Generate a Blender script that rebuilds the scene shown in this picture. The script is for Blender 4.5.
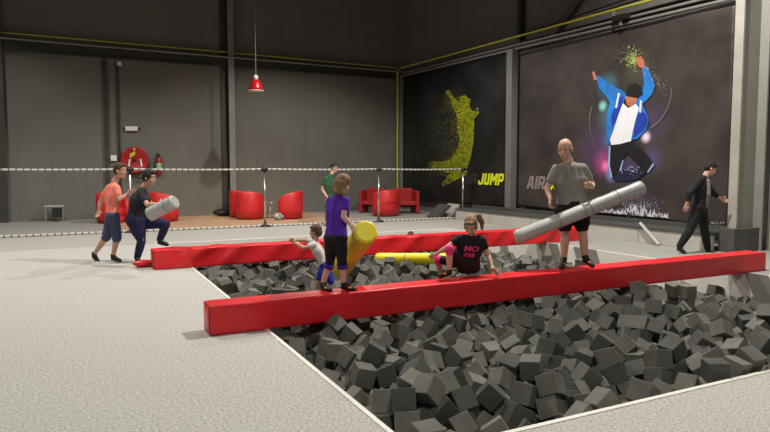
import bpy, bmesh, math, random
from mathutils import Vector, Matrix, Quaternion, Euler, noise
from mathutils.geometry import tessellate_polygon
V = Vector
for o in list(bpy.data.objects): bpy.data.objects.remove(o)
scene = bpy.context.scene
C = scene.collection
# ------------------------------------------------------------ camera
F = 640.0; PITCH = math.atan(47/640); TH = math.radians(62.6); CZ = 1.6
cam_d = bpy.data.cameras.new('camera'); cam = bpy.data.objects.new('camera', cam_d); C.objects.link(cam)
cam_d.sensor_width = 36; cam_d.lens = 36*F/770; cam_d.clip_end = 200
cam.location = (0, 0, CZ); cam.rotation_euler = (math.pi/2-PITCH, 0, TH-math.pi/2)
scene.camera = cam
# ------------------------------------------------------------ world, lights, exposure
w = bpy.data.worlds.new('world'); scene.world = w; w.use_nodes = True
w.node_tree.nodes['Background'].inputs[0].default_value = (1, .97, .9, 1)
w.node_tree.nodes['Background'].inputs[1].default_value = .12
def spot(name, loc, target, power, ang, blend, color=(1, .95, .86), rad=.11):
    d = bpy.data.lights.new(name, 'SPOT'); d.energy = power; d.spot_size = math.radians(ang); d.spot_blend = blend
    d.color = color; d.shadow_soft_size = rad
    o = bpy.data.objects.new(name, d); C.objects.link(o); o.location = loc
    o.rotation_euler = (V(target)-V(loc)).to_track_quat('-Z', 'Y').to_euler(); return o
spot('hall_light', (7.6, 7.1, 8.4), (7.6, 7.1, 0), 3200, 146, .4)
spot('hall_light', (-.5, 11.7, 8.4), (-.5, 11.7, 0), 1500, 132, .35)
spot('hall_light', (1.0, -.5, 7.6), (2.2, 2.0, 0), 850, 132, .4)
spot('hall_light', (7.0, 16.0, 8.0), (7.0, 16.0, 0), 1500, 134, .4)
spot('hall_light', (-2.5, 16.5, 8.0), (-2.5, 16.5, 0), 900, 134, .4)
vs = scene.view_settings; vs.view_transform = 'Standard'; vs.look = 'None'; vs.exposure = 0.0; vs.gamma = 1.0; vs.use_curve_mapping = False

# ------------------------------------------------------------ pixel rays of the photograph (same lens as the camera)
def ray(px, py):
    a = (px-385)/F; b = (216-py)/F
    f = math.cos(PITCH)+b*math.sin(PITCH)
    return V((math.cos(TH)*f+math.sin(TH)*a, math.sin(TH)*f-math.cos(TH)*a, -math.sin(PITCH)+b*math.cos(PITCH))), f
def J(px, py, D):
    r, f = ray(px, py); return V((0, 0, CZ))+r*(D/f)
def G(px, py, z=0):
    r, f = ray(px, py); return V((0, 0, CZ))+r*((z-CZ)/r.z)
def WX(px, py, X):
    r, f = ray(px, py); return V((0, 0, CZ))+r*(X/r.x)
def WY(px, py, Y):
    r, f = ray(px, py); return V((0, 0, CZ))+r*(Y/r.y)
RT = V((math.sin(TH), -math.cos(TH), 0)); AW = V((math.cos(TH), math.sin(TH), 0)); UP = V((0, 0, 1))

# ------------------------------------------------------------ materials
MATS = {}
def mat(name, col, rough=.7, metal=0, nscale=0, namp=.0, bump=0, bscale=60, emit=None, spec=None, detail=4):
    if name in MATS: return MATS[name]
    m = bpy.data.materials.new(name); m.use_nodes = True; nt = m.node_tree; b = nt.nodes['Principled BSDF']
    b.inputs['Base Color'].default_value = (*col, 1); b.inputs['Roughness'].default_value = rough; b.inputs['Metallic'].default_value = metal
    if spec is not None: b.inputs['Specular IOR Level'].default_value = spec
    tc = nt.nodes.new('ShaderNodeTexCoord')
    if nscale:
        n = nt.nodes.new('ShaderNodeTexNoise'); n.inputs['Scale'].default_value = nscale; n.inputs['Detail'].default_value = detail
        nt.links.new(tc.outputs['Object'], n.inputs['Vector'])
        r = nt.nodes.new('ShaderNodeValToRGB'); r.color_ramp.elements[0].position = .35; r.color_ramp.elements[1].position = .65
        r.color_ramp.elements[0].color = (*[max(0, c*(1-namp)) for c in col], 1); r.color_ramp.elements[1].color = (*[min(1, c*(1+namp)) for c in col], 1)
        nt.links.new(n.outputs['Fac'], r.inputs[0]); nt.links.new(r.outputs[0], b.inputs['Base Color'])
    if bump:
        n2 = nt.nodes.new('ShaderNodeTexNoise'); n2.inputs['Scale'].default_value = bscale; n2.inputs['Detail'].default_value = 3
        nt.links.new(tc.outputs['Object'], n2.inputs['Vector'])
        bp = nt.nodes.new('ShaderNodeBump'); bp.inputs['Strength'].default_value = bump; bp.inputs['Distance'].default_value = .02
        nt.links.new(n2.outputs['Fac'], bp.inputs['Height']); nt.links.new(bp.outputs[0], b.inputs['Normal'])
    if emit:
        b.inputs['Emission Color'].default_value = (*emit[0], 1); b.inputs['Emission Strength'].default_value = emit[1]
    MATS[name] = m; return m
def s2l(r, g, b):
    f = lambda c: (c/255/12.92 if c/255 <= .04045 else ((c/255+.055)/1.055)**2.4)
    return (f(r), f(g), f(b))
def wallmat(name, col, axis, period=.92, panel=True):
    m = mat(name, col, .75, nscale=.9, namp=.06, bump=.05, bscale=8)
    nt = m.node_tree; b = nt.nodes['Principled BSDF']; src = b.inputs['Base Color'].links[0].from_socket
    tc = [n for n in nt.nodes if n.type == 'TEX_COORD'][0]
    sp = nt.nodes.new('ShaderNodeSeparateXYZ'); nt.links.new(tc.outputs['Object'], sp.inputs[0])
    def mth(op, a, bb):
        n = nt.nodes.new('ShaderNodeMath'); n.operation = op
        for i, v in enumerate((a, bb)):
            if v is None: continue
            if isinstance(v, (int, float)): n.inputs[i].default_value = v
            else: nt.links.new(v, n.inputs[i])
        return n.outputs[0]
    d = mth('DIVIDE', sp.outputs[axis], period); fr = mth('FRACT', d, None); lt = mth('LESS_THAN', fr, .018)
    mx = nt.nodes.new('ShaderNodeMix'); mx.data_type = 'RGBA'; nt.links.new(lt, mx.inputs[0]); nt.links.new(src, mx.inputs[6])
    mx.inputs[7].default_value = (*[c*.72 for c in col], 1); nt.links.new(mx.outputs[2], b.inputs['Base Color'])
    return m
M_carpet = mat('carpet_light', (.475, .465, .44), .95, nscale=48, namp=.26, bump=.22, bscale=170, detail=6)
M_carpet2 = mat('carpet_grey', (.30, .29, .275), .9, nscale=10, namp=.06, bump=.2, bscale=90)
M_lam = mat('laminate', (.46, .30, .19), .55, nscale=1.6, namp=.12)
M_wall = wallmat('wall_panels', (.150, .146, .130), 0)
M_wallr = wallmat('wall_panels_side', (.155, .150, .137), 1, 1.1)
M_white = mat('white_vinyl', (.82, .80, .75), .5, nscale=3, namp=.03, bump=.08, bscale=5)
M_greyv = mat('grey_vinyl', (.26, .26, .235), .5, nscale=3, namp=.04)
M_red = mat('red_vinyl', (.78, .017, .026), .36, nscale=1.3, namp=.10, bump=.25, bscale=5)
M_redc = mat('red_leather', (.56, .02, .022), .45, nscale=3, namp=.07, bump=.1, bscale=30)
M_foam = [mat('foam_grey_%d' % i, c, .95, nscale=7, namp=.10, bump=.15, bscale=120, spec=.2) for i, c in enumerate([(.145, .144, .128), (.095, .095, .087), (.19, .187, .165)])]
M_steel = mat('steel_dark', (.05, .05, .045), .5, .3, nscale=4, namp=.15)
M_steelg = mat('steel_grey', (.23, .225, .21), .55, .2, nscale=3, namp=.08)
M_steell = mat('steel_light', (.42, .40, .36), .6, .1, nscale=3, namp=.06)
M_steelc = mat('steel_mid', (.17, .167, .155), .55, .1, nscale=3, namp=.06)
M_yel = mat('yellow_paint', (.55, .52, .05), .5, nscale=5, namp=.05)
M_yroll = mat('yellow_vinyl', (.86, .68, .01), .38, nscale=2, namp=.06, bump=.1, bscale=8)
M_groll = mat('grey_vinyl_roll', (.44, .45, .44), .42, nscale=2, namp=.05, bump=.1, bscale=6)
M_skin = mat('skin', (.62, .36, .26), .55, nscale=9, namp=.05)
M_black = mat('black_plastic', (.012, .012, .012), .45, nscale=6, namp=.2)
M_chrome = mat('chrome', (.6, .6, .6), .25, .9, nscale=5, namp=.04)
M_wp = mat('white_plastic', (.75, .74, .70), .5, nscale=5, namp=.03)

# ------------------------------------------------------------ object helpers
def link(name, me, m=None, parent=None):
    o = bpy.data.objects.new(name, me); C.objects.link(o)
    if m is not None:
        me.materials.clear(); me.materials.append(m)
    if parent is not None: o.parent = parent; o.matrix_parent_inverse = Matrix.Identity(4) if parent.type != 'EMPTY' else Matrix.Translation(-parent.location) if parent.rotation_euler.z == 0 else (Matrix.Translation(parent.location) @ parent.rotation_euler.to_matrix().to_4x4()).inverted()
    return o
def tag(o, label, cat, group=None, kind=None):
    o['label'] = label; o['category'] = cat
    if group: o['group'] = group
    if kind: o['kind'] = kind
    return o
def thing(name, label, cat, loc=(0, 0, 0), rz=0, group=None):
    o = bpy.data.objects.new(name, None); C.objects.link(o); o.location = loc; o.rotation_euler = (0, 0, rz); o.empty_display_size = .1
    return tag(o, label, cat, group)
def tomesh(bm, name='m', smooth=False):
    bmesh.ops.recalc_face_normals(bm, faces=bm.faces)
    me = bpy.data.meshes.new(name); bm.to_mesh(me); bm.free()
    if smooth:
        for p in me.polygons: p.use_smooth = True
    return me
def box(bm, x0, x1, y0, y1, z0, z1, M=None):
    vs = [bm.verts.new(V((x, y, z)) if M is None else M @ V((x, y, z))) for x in (x0, x1) for y in (y0, y1) for z in (z0, z1)]
    for f in ((0, 1, 3, 2), (4, 6, 7, 5), (0, 4, 5, 1), (2, 3, 7, 6), (0, 2, 6, 4), (1, 5, 7, 3)): bm.faces.new([vs[i] for i in f])
    return vs
def frame(d):
    d = d.normalized(); a = UP if abs(d.z) < .9 else V((1, 0, 0)); x = a.cross(d).normalized(); return x, d.cross(x)
def tube(bm, pts, r, n=12, cap=True, rs=None):
    pts = [V(p) for p in pts]; rings = []
    x, y = frame(pts[1]-pts[0])
    for i, p in enumerate(pts):
        d = (pts[min(i+1, len(pts)-1)]-pts[max(i-1, 0)]).normalized()
        x = (x-d*x.dot(d)).normalized(); y = d.cross(x); rr = rs[i] if rs else r
        rings.append([bm.verts.new(p+(x*math.cos(2*math.pi*k/n)+y*math.sin(2*math.pi*k/n))*rr) for k in range(n)])
    for a, b in zip(rings, rings[1:]):
        for k in range(n): bm.faces.new((a[k], a[(k+1) % n], b[(k+1) % n], b[k]))
    if cap: bm.faces.new(rings[0][::-1]); bm.faces.new(rings[-1])
def cap(bm, p0, r0, p1, r1, n=14, flat=None):
    """closed tapered capsule"""
    p0 = V(p0); p1 = V(p1); d = p1-p0; L = d.length
    if L < 1e-4: d = UP*.001; L = .001
    dn = d.normalized(); pts = []; rs = []
    for k in range(4): a = math.pi/2*(1-k/4); pts.append(p0-dn*r0*math.sin(a)); rs.append(max(r0*math.cos(a), r0*.05))
    pts.append(p0); rs.append(r0); pts.append(p1); rs.append(r1)
    for k in range(1, 5): a = math.pi/2*k/4; pts.append(p1+dn*r1*math.sin(a)); rs.append(max(r1*math.cos(a), r1*.05))
    tube(bm, pts, 0, n, True, rs)
def ell(bm, c, r, R=None, n=16):
    M = Matrix.Translation(V(c)) @ (R.to_4x4() if R else Matrix.Identity(4)) @ Matrix.Diagonal((r[0], r[1], r[2], 1))
    bmesh.ops.create_uvsphere(bm, u_segments=n, v_segments=n//2+2, radius=1, matrix=M)
def lathe(bm, prof, n=32, M=None):
    rings = []
    for r, z in prof:
        rings.append([bm.verts.new((M or Matrix.Identity(4)) @ V((r*math.cos(2*math.pi*k/n), r*math.sin(2*math.pi*k/n), z))) for k in range(n)])
    for a, b in zip(rings, rings[1:]):
        for k in range(n): bm.faces.new((a[k], a[(k+1) % n], b[(k+1) % n], b[k]))
    bm.faces.new(rings[0][::-1]); bm.faces.new(rings[-1])
def struct_obj(name, bm, m, kind='structure'):
    o = link(name, tomesh(bm, name), m); o['kind'] = kind; return o
def part(name, fn, m, parent, smooth=False, bevel=0):
    bm = bmesh.new(); fn(bm); o = link(name, tomesh(bm, name, smooth), m, parent)
    if bevel:
        md = o.modifiers.new('bevel', 'BEVEL'); md.width = bevel; md.segments = 2; md.limit_method = 'ANGLE'
    return o
def remesh(bm, voxel, smooth_it=4):
    """closed pieces fused to one continuous skin"""
    me = bpy.data.meshes.new('t'); bm.to_mesh(me); bm.free()
    o = bpy.data.objects.new('t', me); C.objects.link(o)
    md = o.modifiers.new('r', 'REMESH'); md.mode = 'VOXEL'; md.voxel_size = voxel; md.use_smooth_shade = True
    sm = o.modifiers.new('s', 'SMOOTH'); sm.factor = .5; sm.iterations = smooth_it
    dg = bpy.context.evaluated_depsgraph_get(); out = bpy.data.meshes.new_from_object(o.evaluated_get(dg))
    bpy.data.objects.remove(o); bpy.data.meshes.remove(me)
    for p in out.polygons: p.use_smooth = True
    return out

# ============================================================ SETTING
PX0, PX1, PY0, PY1 = 1.90, 9.46, 3.03, 14.32
bm = bmesh.new()
XL = lambda y: 1.70+.0262*y      # the left edge of the pit is not quite parallel to its right edge
def prism(bm, q, z0, z1):
    lo = [bm.verts.new((x, y, z0)) for x, y in q]; hi = [bm.verts.new((x, y, z1)) for x, y in q]; n = len(q)
    bm.faces.new(lo[::-1]); bm.faces.new(hi)
    for k in range(n): bm.faces.new((lo[k], lo[(k+1) % n], hi[(k+1) % n], hi[k]))
prism(bm, [(-6, -3), (XL(PY0), -3), (XL(PY0), PY0), (XL(PY1), PY1), (XL(PY1), 22.4), (-6, 22.4)], -.12, 0)
for a in ((PX1, 12.4, -3, 22.4), (XL(PY0), PX1, -3, PY0), (XL(PY1), PX1, PY1, 22.4)): box(bm, a[0], a[1], a[2], a[3], -.12, 0)
struct_obj('floor', bm, M_carpet)
bm = bmesh.new(); box(bm, PX0-.2, PX1+.2, PY0-.2, PY1+.2, -1.05, -.95); struct_obj('floor_pit_bottom', bm, M_black)
for nm, a, m in (('wall_pit_right', (PX1, PX1+.12, PY0, PY1), M_white), ('wall_pit_near', (PX0-.12, PX1+.12, PY0-.12, PY0), M_white), ('wall_pit_far', (PX0-.12, PX1+.12, PY1, PY1+.12), M_white)):
    bm = bmesh.new(); box(bm, a[0], a[1], a[2], a[3], -.95, -.121); struct_obj(nm, bm, m)
# vinyl lining of the pit edge: folded over the deck edge (white), with grey strips on the right side
def trimbox(n, a, m):
    bm = bmesh.new(); box(bm, *a); return struct_obj('trim_%d' % n, bm, m)
bm = bmesh.new(); prism(bm, [(XL(PY0)-.12, PY0), (XL(PY0)-.002, PY0), (XL(PY1)-.002, PY1), (XL(PY1)-.12, PY1)], -.95, -.121); struct_obj('wall_pit_left', bm, M_white)
bm = bmesh.new(); prism(bm, [(XL(PY0)-.033, PY0-.035), (XL(PY0)+.004, PY0-.035), (XL(PY1)+.004, PY1), (XL(PY1)-.033, PY1)], -.12, .006); struct_obj('trim_1', bm, M_white)
trimbox(2, (XL(PY0)+.005, PX1, PY0-.035, PY0+.004, -.12, .006), M_white)
trimbox(3, (PX1-.012, PX1+.05, PY0, PY1, -.9, .006), M_white)
trimbox(4, (PX0, PX1, PY1-.012, PY1+.09, -.9, .008), M_white)
for i, (y, wd) in enumerate(((10.40, .26), (9.5, .62), (5.95, .36), (12.2, .3))):
    bm = bmesh.new(); M = Matrix.Shear('XY', 4, (0, 0))
    vs = box(bm, PX1-.022, PX1-.010, y-wd/2, y+wd/2, -.9, .012)
    for v in vs: v.co.y += v.co.z*.45
    struct_obj('trim_%d' % (5+i), bm, M_greyv)
# walkway and lounge floor coverings
bm = bmesh.new(); box(bm, -6, 12.4, 14.45, 17.15, 0, .006); struct_obj('floor_walkway', bm, mat('walkway', (.40, .385, .36), .85, nscale=12, namp=.05, bump=.1))
bm = bmesh.new(); box(bm, 1.6, 8.4, 17.25, 22.3, 0, .008); struct_obj('floor_lounge', bm, M_lam)
bm = bmesh.new(); box(bm, -6, 1.6, 17.25, 22.3, 0, .007); box(bm, 8.4, 12.3, 17.25, 22.3, 0, .007); struct_obj('floor_rear', bm, M_carpet2)
bm = bmesh.new(); box(bm, PX1+.06, 12.4, 4.5, 14.44, 0, .006); struct_obj('floor_side', bm, mat('side_mat', (.33, .325, .305), .8, nscale=9, namp=.05, bump=.08))
bm = bmesh.new(); box(bm, -6, 12.6, 22.3, 22.5, 0, 10); struct_obj('wall_back', bm, M_wall)
bm = bmesh.new(); box(bm, 12.4, 12.6, 7.55, 22.3, 0, 10); struct_obj('wall_right', bm, M_wallr)
bm = bmesh.new(); box(bm, 12.32, 12.6, -3, 7.55, 0, 10); struct_obj('wall_right_near', bm, wallmat('wall_panels_lit', (.34, .33, .30), 1, 1.1))  # paler copy of the side wall panels: brighter light put into the colour
bm = bmesh.new(); box(bm, -6, 12.6, -3, 22.5, 10, 10.2); struct_obj('ceiling', bm, M_steel)
# low raised platform under the banners
M_plat = mat('platform_panel', (.46, .44, .40), .6, nscale=2, namp=.05)
M_platt = mat('platform_top', (.07, .07, .065), .6, nscale=2, namp=.1)
t = thing('raised_platform', 'long low platform with pale front panels below the wall banners', 'platform', (11.8, 12, 0))
for k in range(5): part('front_panel', lambda b, k=k: box(b, 11.27, 11.32, 8.0+k*1.78, 8.0+(k+1)*1.78-.02, .01, .31), M_plat, t)
part('deck', lambda b: box(b, 11.25, 11.97, 8.0, 16.9, .31, .36), M_platt, t)
part('rear_board', lambda b: box(b, 11.90, 11.97, 8.0, 16.9, .36, .46), M_platt, t)
for k, (p0, p1) in enumerate((((640, 223), (659, 246)),)):
    a = WX(p0[0], p0[1], 11.22); b_ = G(p1[0], p1[1]); b_.z = .03
    bm = bmesh.new(); tube(bm, [a, b_], .04, 4); o = link('support_strut', tomesh(bm), M_steell); tag(o, 'pale flat strut leaning from the platform edge to the floor', 'strut')
for k, (pa, pb, m) in enumerate((((431, 218), (438, 201), M_platt), ((441, 217), (452, 204), M_steell))):
    t0 = G(pa[0], pa[1]); bm = bmesh.new()
    Mx = Matrix.Translation(t0+V((0, 0, .015))) @ Euler((0, math.radians(50), math.radians(0))).to_matrix().to_4x4()
    box(bm, -.03, .03, -.45, .25, 0, .62, Mx)
    o = link('leaning_board', tomesh(bm), m)
    tag(o, ('dark board leaning low by the corner below the yellow splatter banner', 'pale grey board leaning low beside the dark board in the corner')[k], 'board')

# ------------------------------------------------------------ steelwork
def hbeam(bm, a, b, w_, h, up=UP, t_=.02):
    a = V(a); b = V(b); d = (b-a).normalized(); s = d.cross(up).normalized(); u = s.cross(d)
    M = Matrix((( d.x, s.x, u.x, a.x), (d.y, s.y, u.y, a.y), (d.z, s.z, u.z, a.z), (0, 0, 0, 1))); L = (b-a).length
    box(bm, 0, L, -w_/2, w_/2, h/2-t_, h/2, M); box(bm, 0, L, -w_/2, w_/2, -h/2, -h/2+t_, M); box(bm, 0, L, -t_/2, t_/2, -h/2+t_, h/2-t_, M)
def steel(name, fn, m, label, cat):
    bm = bmesh.new(); fn(bm); o = link(name, tomesh(bm), m); return tag(o, label, cat)
steel('steel_girder', lambda b: (hbeam(b, (-6, 22.18, 5.24), (12.05, 22.18, 5.24), .22, .30)), M_steel, 'long dark steel girder running across the rear wall', 'girder')
steel('steel_pipe', lambda b: tube(b, [(-6, 21.9, 5.42), (12.0, 21.9, 5.33)], .03, 8), M_steelg, 'thin grey pipe lying on top of the rear wall girder', 'pipe')
steel('yellow_pipe', lambda b: tube(b, [(-6, 22.15, 5.62), (-1.2, 22.15, 5.60), (5, 22.15, 5.57), (11.95, 22.1, 5.50)], .022, 8), M_yel, 'thin yellow pipe running along the rear wall above the girder', 'pipe')
steel('yellow_pipe', lambda b: tube(b, [(12.1, 22.05, 5.50), (12.1, 17, 5.45), (12.1, 11.3, 5.41), (12.1, 6, 5.35)], .028, 8), M_yel, 'bright yellow pipe running above the banners on the right wall', 'pipe')
steel('yellow_pipe', lambda b: tube(b, [(11.95, 22.0, .02), (11.95, 22.0, 5.42)], .035, 8), M_yel, 'upright yellow pipe standing in the room corner', 'pipe')
steel('corner_post', lambda b: box(b, 12.08, 12.2, 22.0, 22.18, 0, 5.2), M_steelg, 'slim grey upright post in the corner beside the yellow pipe', 'post')
steel('banner_rail', lambda b: (tube(b, [(12.14, 21.9, 5.19), (12.14, 15.1, 5.10), (12.14, 7, 4.96)], .035, 8), tube(b, [(12.12, 21.9, 5.28), (12.12, 15.1, 5.2), (12.12, 7, 5.09)], .03, 8)), M_steelg, 'pair of grey rails carrying the tops of the wall banners', 'rail')
steel('girder_right', lambda b: hbeam(b, (12.3, 22, 5.27), (12.3, 7.6, 5.20), .14, .14), M_steel, 'dark girder along the right wall behind the banner rails', 'girder').name = 'steel_girder'
steel('wall_cable', lambda b: tube(b, [WX(523, 34, 12.3), WX(545, 27, 12.3), WX(580, 15, 12.3), WX(625, 0, 12.3), WX(680, -17, 12.3)], .022, 6), M_black, 'black cable running above the yellow pipe on the right wall', 'cable')
steel('diagonal_brace', lambda b: tube(b, [(12.2, 13.75, 5.12), (12.2, 12.2, 6.3), (12.2, 10.2, 7.8)], .075, 8), M_steel, 'dark diagonal brace rising from the banner rails', 'brace')
steel('upper_post', lambda b: box(b, 12.2, 12.36, 15.0, 15.14, 5.2, 10), M_steel, 'dark upright post above the slim column between the banners', 'post')
# columns
def column(name, x0, x1, y0, y1, m, label, h=10):
    t = thing(name, label, 'column', ((x0+x1)/2, (y0+y1)/2, 0))
    part('shaft', lambda b: box(b, x0, x1, y0, y1, 0, h), m, t)
    return t
t = column('steel_column', 11.62, 11.66, 7.77, 7.95, M_steell, 'broad pale steel column at the right end of the jumping dancer banner')
part('web', lambda b: box(b, 11.66, 12.18, 7.80, 7.86, 0, 10), mat('column_plate_shaded', (.27, .265, .24), .6, nscale=2, namp=.05), t)  # web and rear flange toned darker: the column's shaded side put into colour
part('rear_flange', lambda b: box(b, 12.18, 12.22, 7.62, 7.95, 0, 10), MATS['column_plate_shaded'], t)
part('plinth', lambda b: box(b, 11.42, 12.24, 7.66, 7.985, 0, .46), mat('plinth_grey', (.085, .083, .077), .7, nscale=4, namp=.08), t)
t = column('steel_column', 12.0, 12.22, 15.10, 15.36, M_steelc, 'slim grey column between the two wall banners', 5.1)
part('base_plate', lambda b: box(b, 11.9, 12.3, 15.0, 15.48, 0, .03), M_steelg, t)
t = column('steel_column', 5.42, 5.62, 22.02, 22.06, M_steelg, 'grey column on the rear wall left of the red pendant lamp')
part('web', lambda b: box(b, 5.50, 5.53, 22.06, 22.26, 0, 10), M_steel, t); part('rear_flange', lambda b: box(b, 5.2, 5.62, 22.26, 22.3, 0, 10), M_steel, t)
t = column('steel_column', -1.75, -1.2, 22.02, 22.06, M_steel, 'dark column on the rear wall at the left edge')
part('web', lambda b: box(b, -1.49, -1.46, 22.06, 22.26, 0, 10), M_steel, t)
steel('conduit', lambda b: box(b, 1.50, 1.62, 22.2, 22.29, 0, 5.05), M_steel, 'wide dark conduit on the rear wall behind the boy in coral', 'conduit')
steel('conduit', lambda b: tube(b, [(1.93, 22.25, 1.0), (1.93, 22.25, 5.0)], .035, 6), M_steel, 'thin dark conduit left of the white light fitting', 'conduit')
t = steel('junction_box', lambda b: box(b, 1.93, 2.07, 22.2, 22.29, 4.88, 5.0), M_wp, 'small white junction box near the top of the thin conduit', 'box')
t = steel('wall_switch', lambda b: box(b, 1.66, 1.84, 22.22, 22.29, 1.86, 2.04), M_wp, 'square white switch box above the boy in coral', 'switch box')
def sign(b): box(b, 2.12, 2.50, 22.2, 22.29, 2.83, 2.97)
t = thing('emergency_light', 'oblong white emergency light high above the hose reel', 'light', (2.31, 22.3, 2.9))
part('housing', sign, M_wp, t, bevel=.01); part('bracket', lambda b: (box(b, 2.06, 2.12, 22.24, 22.29, 2.88, 2.92), box(b, 2.50, 2.58, 22.24, 22.29, 2.88, 2.92)), M_black, t)
# security lamp fitting on rail
t = thing('floodlight', 'small black fitting mounted on the rail above the dancer banner', 'floodlight', tuple(WX(621, 19, 12.0)))
c = WX(621, 19, 12.0)
part('housing', lambda b: box(b, c.x-.1, c.x+.12, c.y-.2, c.y+.2, c.z-.03, c.z+.09), M_black, t, bevel=.01)
part('arm_bracket', lambda b: (box(b, c.x-.02, c.x+.02, c.y+.2, c.y+.25, c.z-.02, c.z+.22), box(b, c.x-.02, c.x+.02, c.y-.03, c.y+.03, c.z-.15, c.z-.03)), M_steelg, t)

# hose reel
t = thing('fire_hose_reel', 'large round red fire hose reel on the rear wall', 'hose reel', (2.37, 22.3, 1.89))
Mr = Matrix.Translation((2.37, 22.28, 1.89)) @ Matrix.Rotation(math.pi/2, 4, 'X')
M_rs = mat('red_enamel', (.35, .008, .01), .35, nscale=3, namp=.1)
disc = part('disc', lambda b: lathe(b, [(.02, .12), (.15, .13), (.36, .16), (.41, .18), (.43, .16), (.43, .12), (.1, .1)], 40, Mr), M_rs, t, True)
part('hub', lambda b: lathe(b, [(.05, .14), (.05, .2), (.02, .22)], 16, Mr), M_black, t, True)
part('hose', lambda b: (lathe(b, [(.2, 0), (.38, 0), (.38, .09), (.2, .09)], 32, Mr), tube(b, [(2.75, 22.18, 1.8), (2.85, 22.15, 1.6), (2.8, 22.15, 1.35), (2.5, 22.15, 1.3), (2.2, 22.15, 1.38)], .025, 8)), M_black, t, True)
part('white_mark', lambda b: [box(b, -.025, .025, 0, .004, -.12, .12, Matrix.Translation((x, 22.095, 1.80)) @ Matrix.Rotation(a, 4, 'Y')) for x, a in ((2.2, .18), (2.56, -.12))], M_wp, disc)['label'] = 'two white strokes on the red disc'
part('yellow_mark', lambda b: [box(b, -.10, .10, 0, .004, -.025, .025, Matrix.Translation((2.3, 22.092, z)) @ Matrix.Rotation(-.6, 4, 'Y')) for z in (2.03, 2.10)]+[box(b, 2.33, 2.39, 22.09, 22.094, 2.2, 2.28)], M_yel, disc)['label'] = 'yellow sticker marks on the red disc'
# extinguisher
t = thing('fire_extinguisher', 'red fire extinguisher with a green label hanging by the hose reel', 'extinguisher', (3.12, 22.2, 1.5))
cyl = part('cylinder', lambda b: lathe(b, [(.02, 0), (.08, .01), (.085, .05), (.085, .48), (.06, .55), (.03, .58), (.03, .6)], 20, Matrix.Translation((3.12, 22.2, 1.42))), M_rs, t, True)
part('label_panel', lambda b: lathe(b, [(.087, .16), (.088, .17), (.088, .36), (.087, .37)], 20, Matrix.Translation((3.12, 22.2, 1.42))), mat('green_label', (.30, .55, .28), .5, nscale=18, namp=.35), cyl)['label'] = 'pale green instruction label'
part('valve', lambda b: (box(b, 3.08, 3.16, 22.16, 22.295, 2.0, 2.07), box(b, 3.0, 3.14, 22.14, 22.16, 2.07, 2.1)), M_black, t)
part('hose', lambda b: tube(b, [(3.12, 22.1, 2.05), (3.0, 22.08, 2.0), (2.96, 22.08, 1.7), (3.0, 22.08, 1.5)], .015, 8), M_black, t, True)
# pendant lamp
LP = WY(256, 85, 19.8)
t = thing('pendant_lamp', 'red bell-shaped pendant lamp hanging on a long chain', 'lamp', tuple(LP))
Ml = Matrix.Translation(LP)
part('lamp_shade', lambda b: lathe(b, [(.05, .17), (.10, .15), (.16, .05), (.215, -.08), (.245, -.19), (.235, -.19), (.20, -.08), (.14, .04), (.08, .12), (.04, .13)], 32, Ml), mat('red_shade', (.60, .01, .015), .3, nscale=2, namp=.04), t, True)
part('rim', lambda b: lathe(b, [(.247, -.195), (.25, -.17), (.243, -.165), (.236, -.19)], 32, Ml), M_wp, t, True)
part('socket', lambda b: lathe(b, [(.06, .15), (.07, .2), (.07, .27), (.03, .31)], 16, Ml), mat('socket_pale', (.85, .75, .65), .4, nscale=4, namp=.03), t, True)
part('chain', lambda b: tube(b, [LP+V((0, 0, .3)), V((LP.x, LP.y, 10))], .012, 6), M_steelg, t)
part('bulb', lambda b: ell(b, LP+V((0, 0, -.06)), (.06, .06, .08)), mat('bulb', (1, .9, .7), .4, emit=((1, .8, .5), 8)), t, True)
lt = spot('pendant_bulb_light', LP+V((0, 0, -.22)), LP+V((0, 0, -3)), 160, 110, .7, (1, .72, .45), .05)

# ------------------------------------------------------------ wall banners
M_b2 = mat('banner_brown', (.043, .033, .031), .55, nscale=1.1, namp=.38, bump=.06, bscale=2, detail=8)
M_b1 = mat('banner_black', (.013, .0135, .014), .5, nscale=1.0, namp=.5, bump=.05, bscale=2, detail=8)
def banner(name, label, y0, y1, z0a, z0b, z1a, z1b, m, creases=None):
    t = thing(name, label, 'banner', (12.2, (y0+y1)/2, .45)); ny = 90; nz = 60
    def fn(b):
        g = []
        for i in range(ny+1):
            row = []; s = i/ny; y = y0+(y1-y0)*s
            for k in range(nz+1):
                q = k/nz; z = (z0a+(z0b-z0a)*s)*(1-q)+(z1a+(z1b-z1a)*s)*q
                d = .012*noise.noise(V((y*.8, z*.6, 3)))
                if creases:   # creases pulled into the upper right corner
                    e = max(0, 1-s*7) ; zz = (z-3.9-.12*s)*9
                    d += .02*e*max(0, math.sin(zz*2+s*4))*max(0, 1-abs(z-4.1)/.8)
                row.append(b.verts.new((12.2-d, y, z)))
            g.append(row)
        for i in range(ny):
            for k in range(nz): b.faces.new((g[i][k], g[i+1][k], g[i+1][k+1], g[i][k+1]))
    o = part('sheet', fn, m, t, True); md = o.modifiers.new('s', 'SOLIDIFY'); md.thickness = .01
    part('hem', lambda b: (box(b, 12.17, 12.2, y0, y1, z1a+.0, z1a+.06),), M_black, t)
    return t
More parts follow.
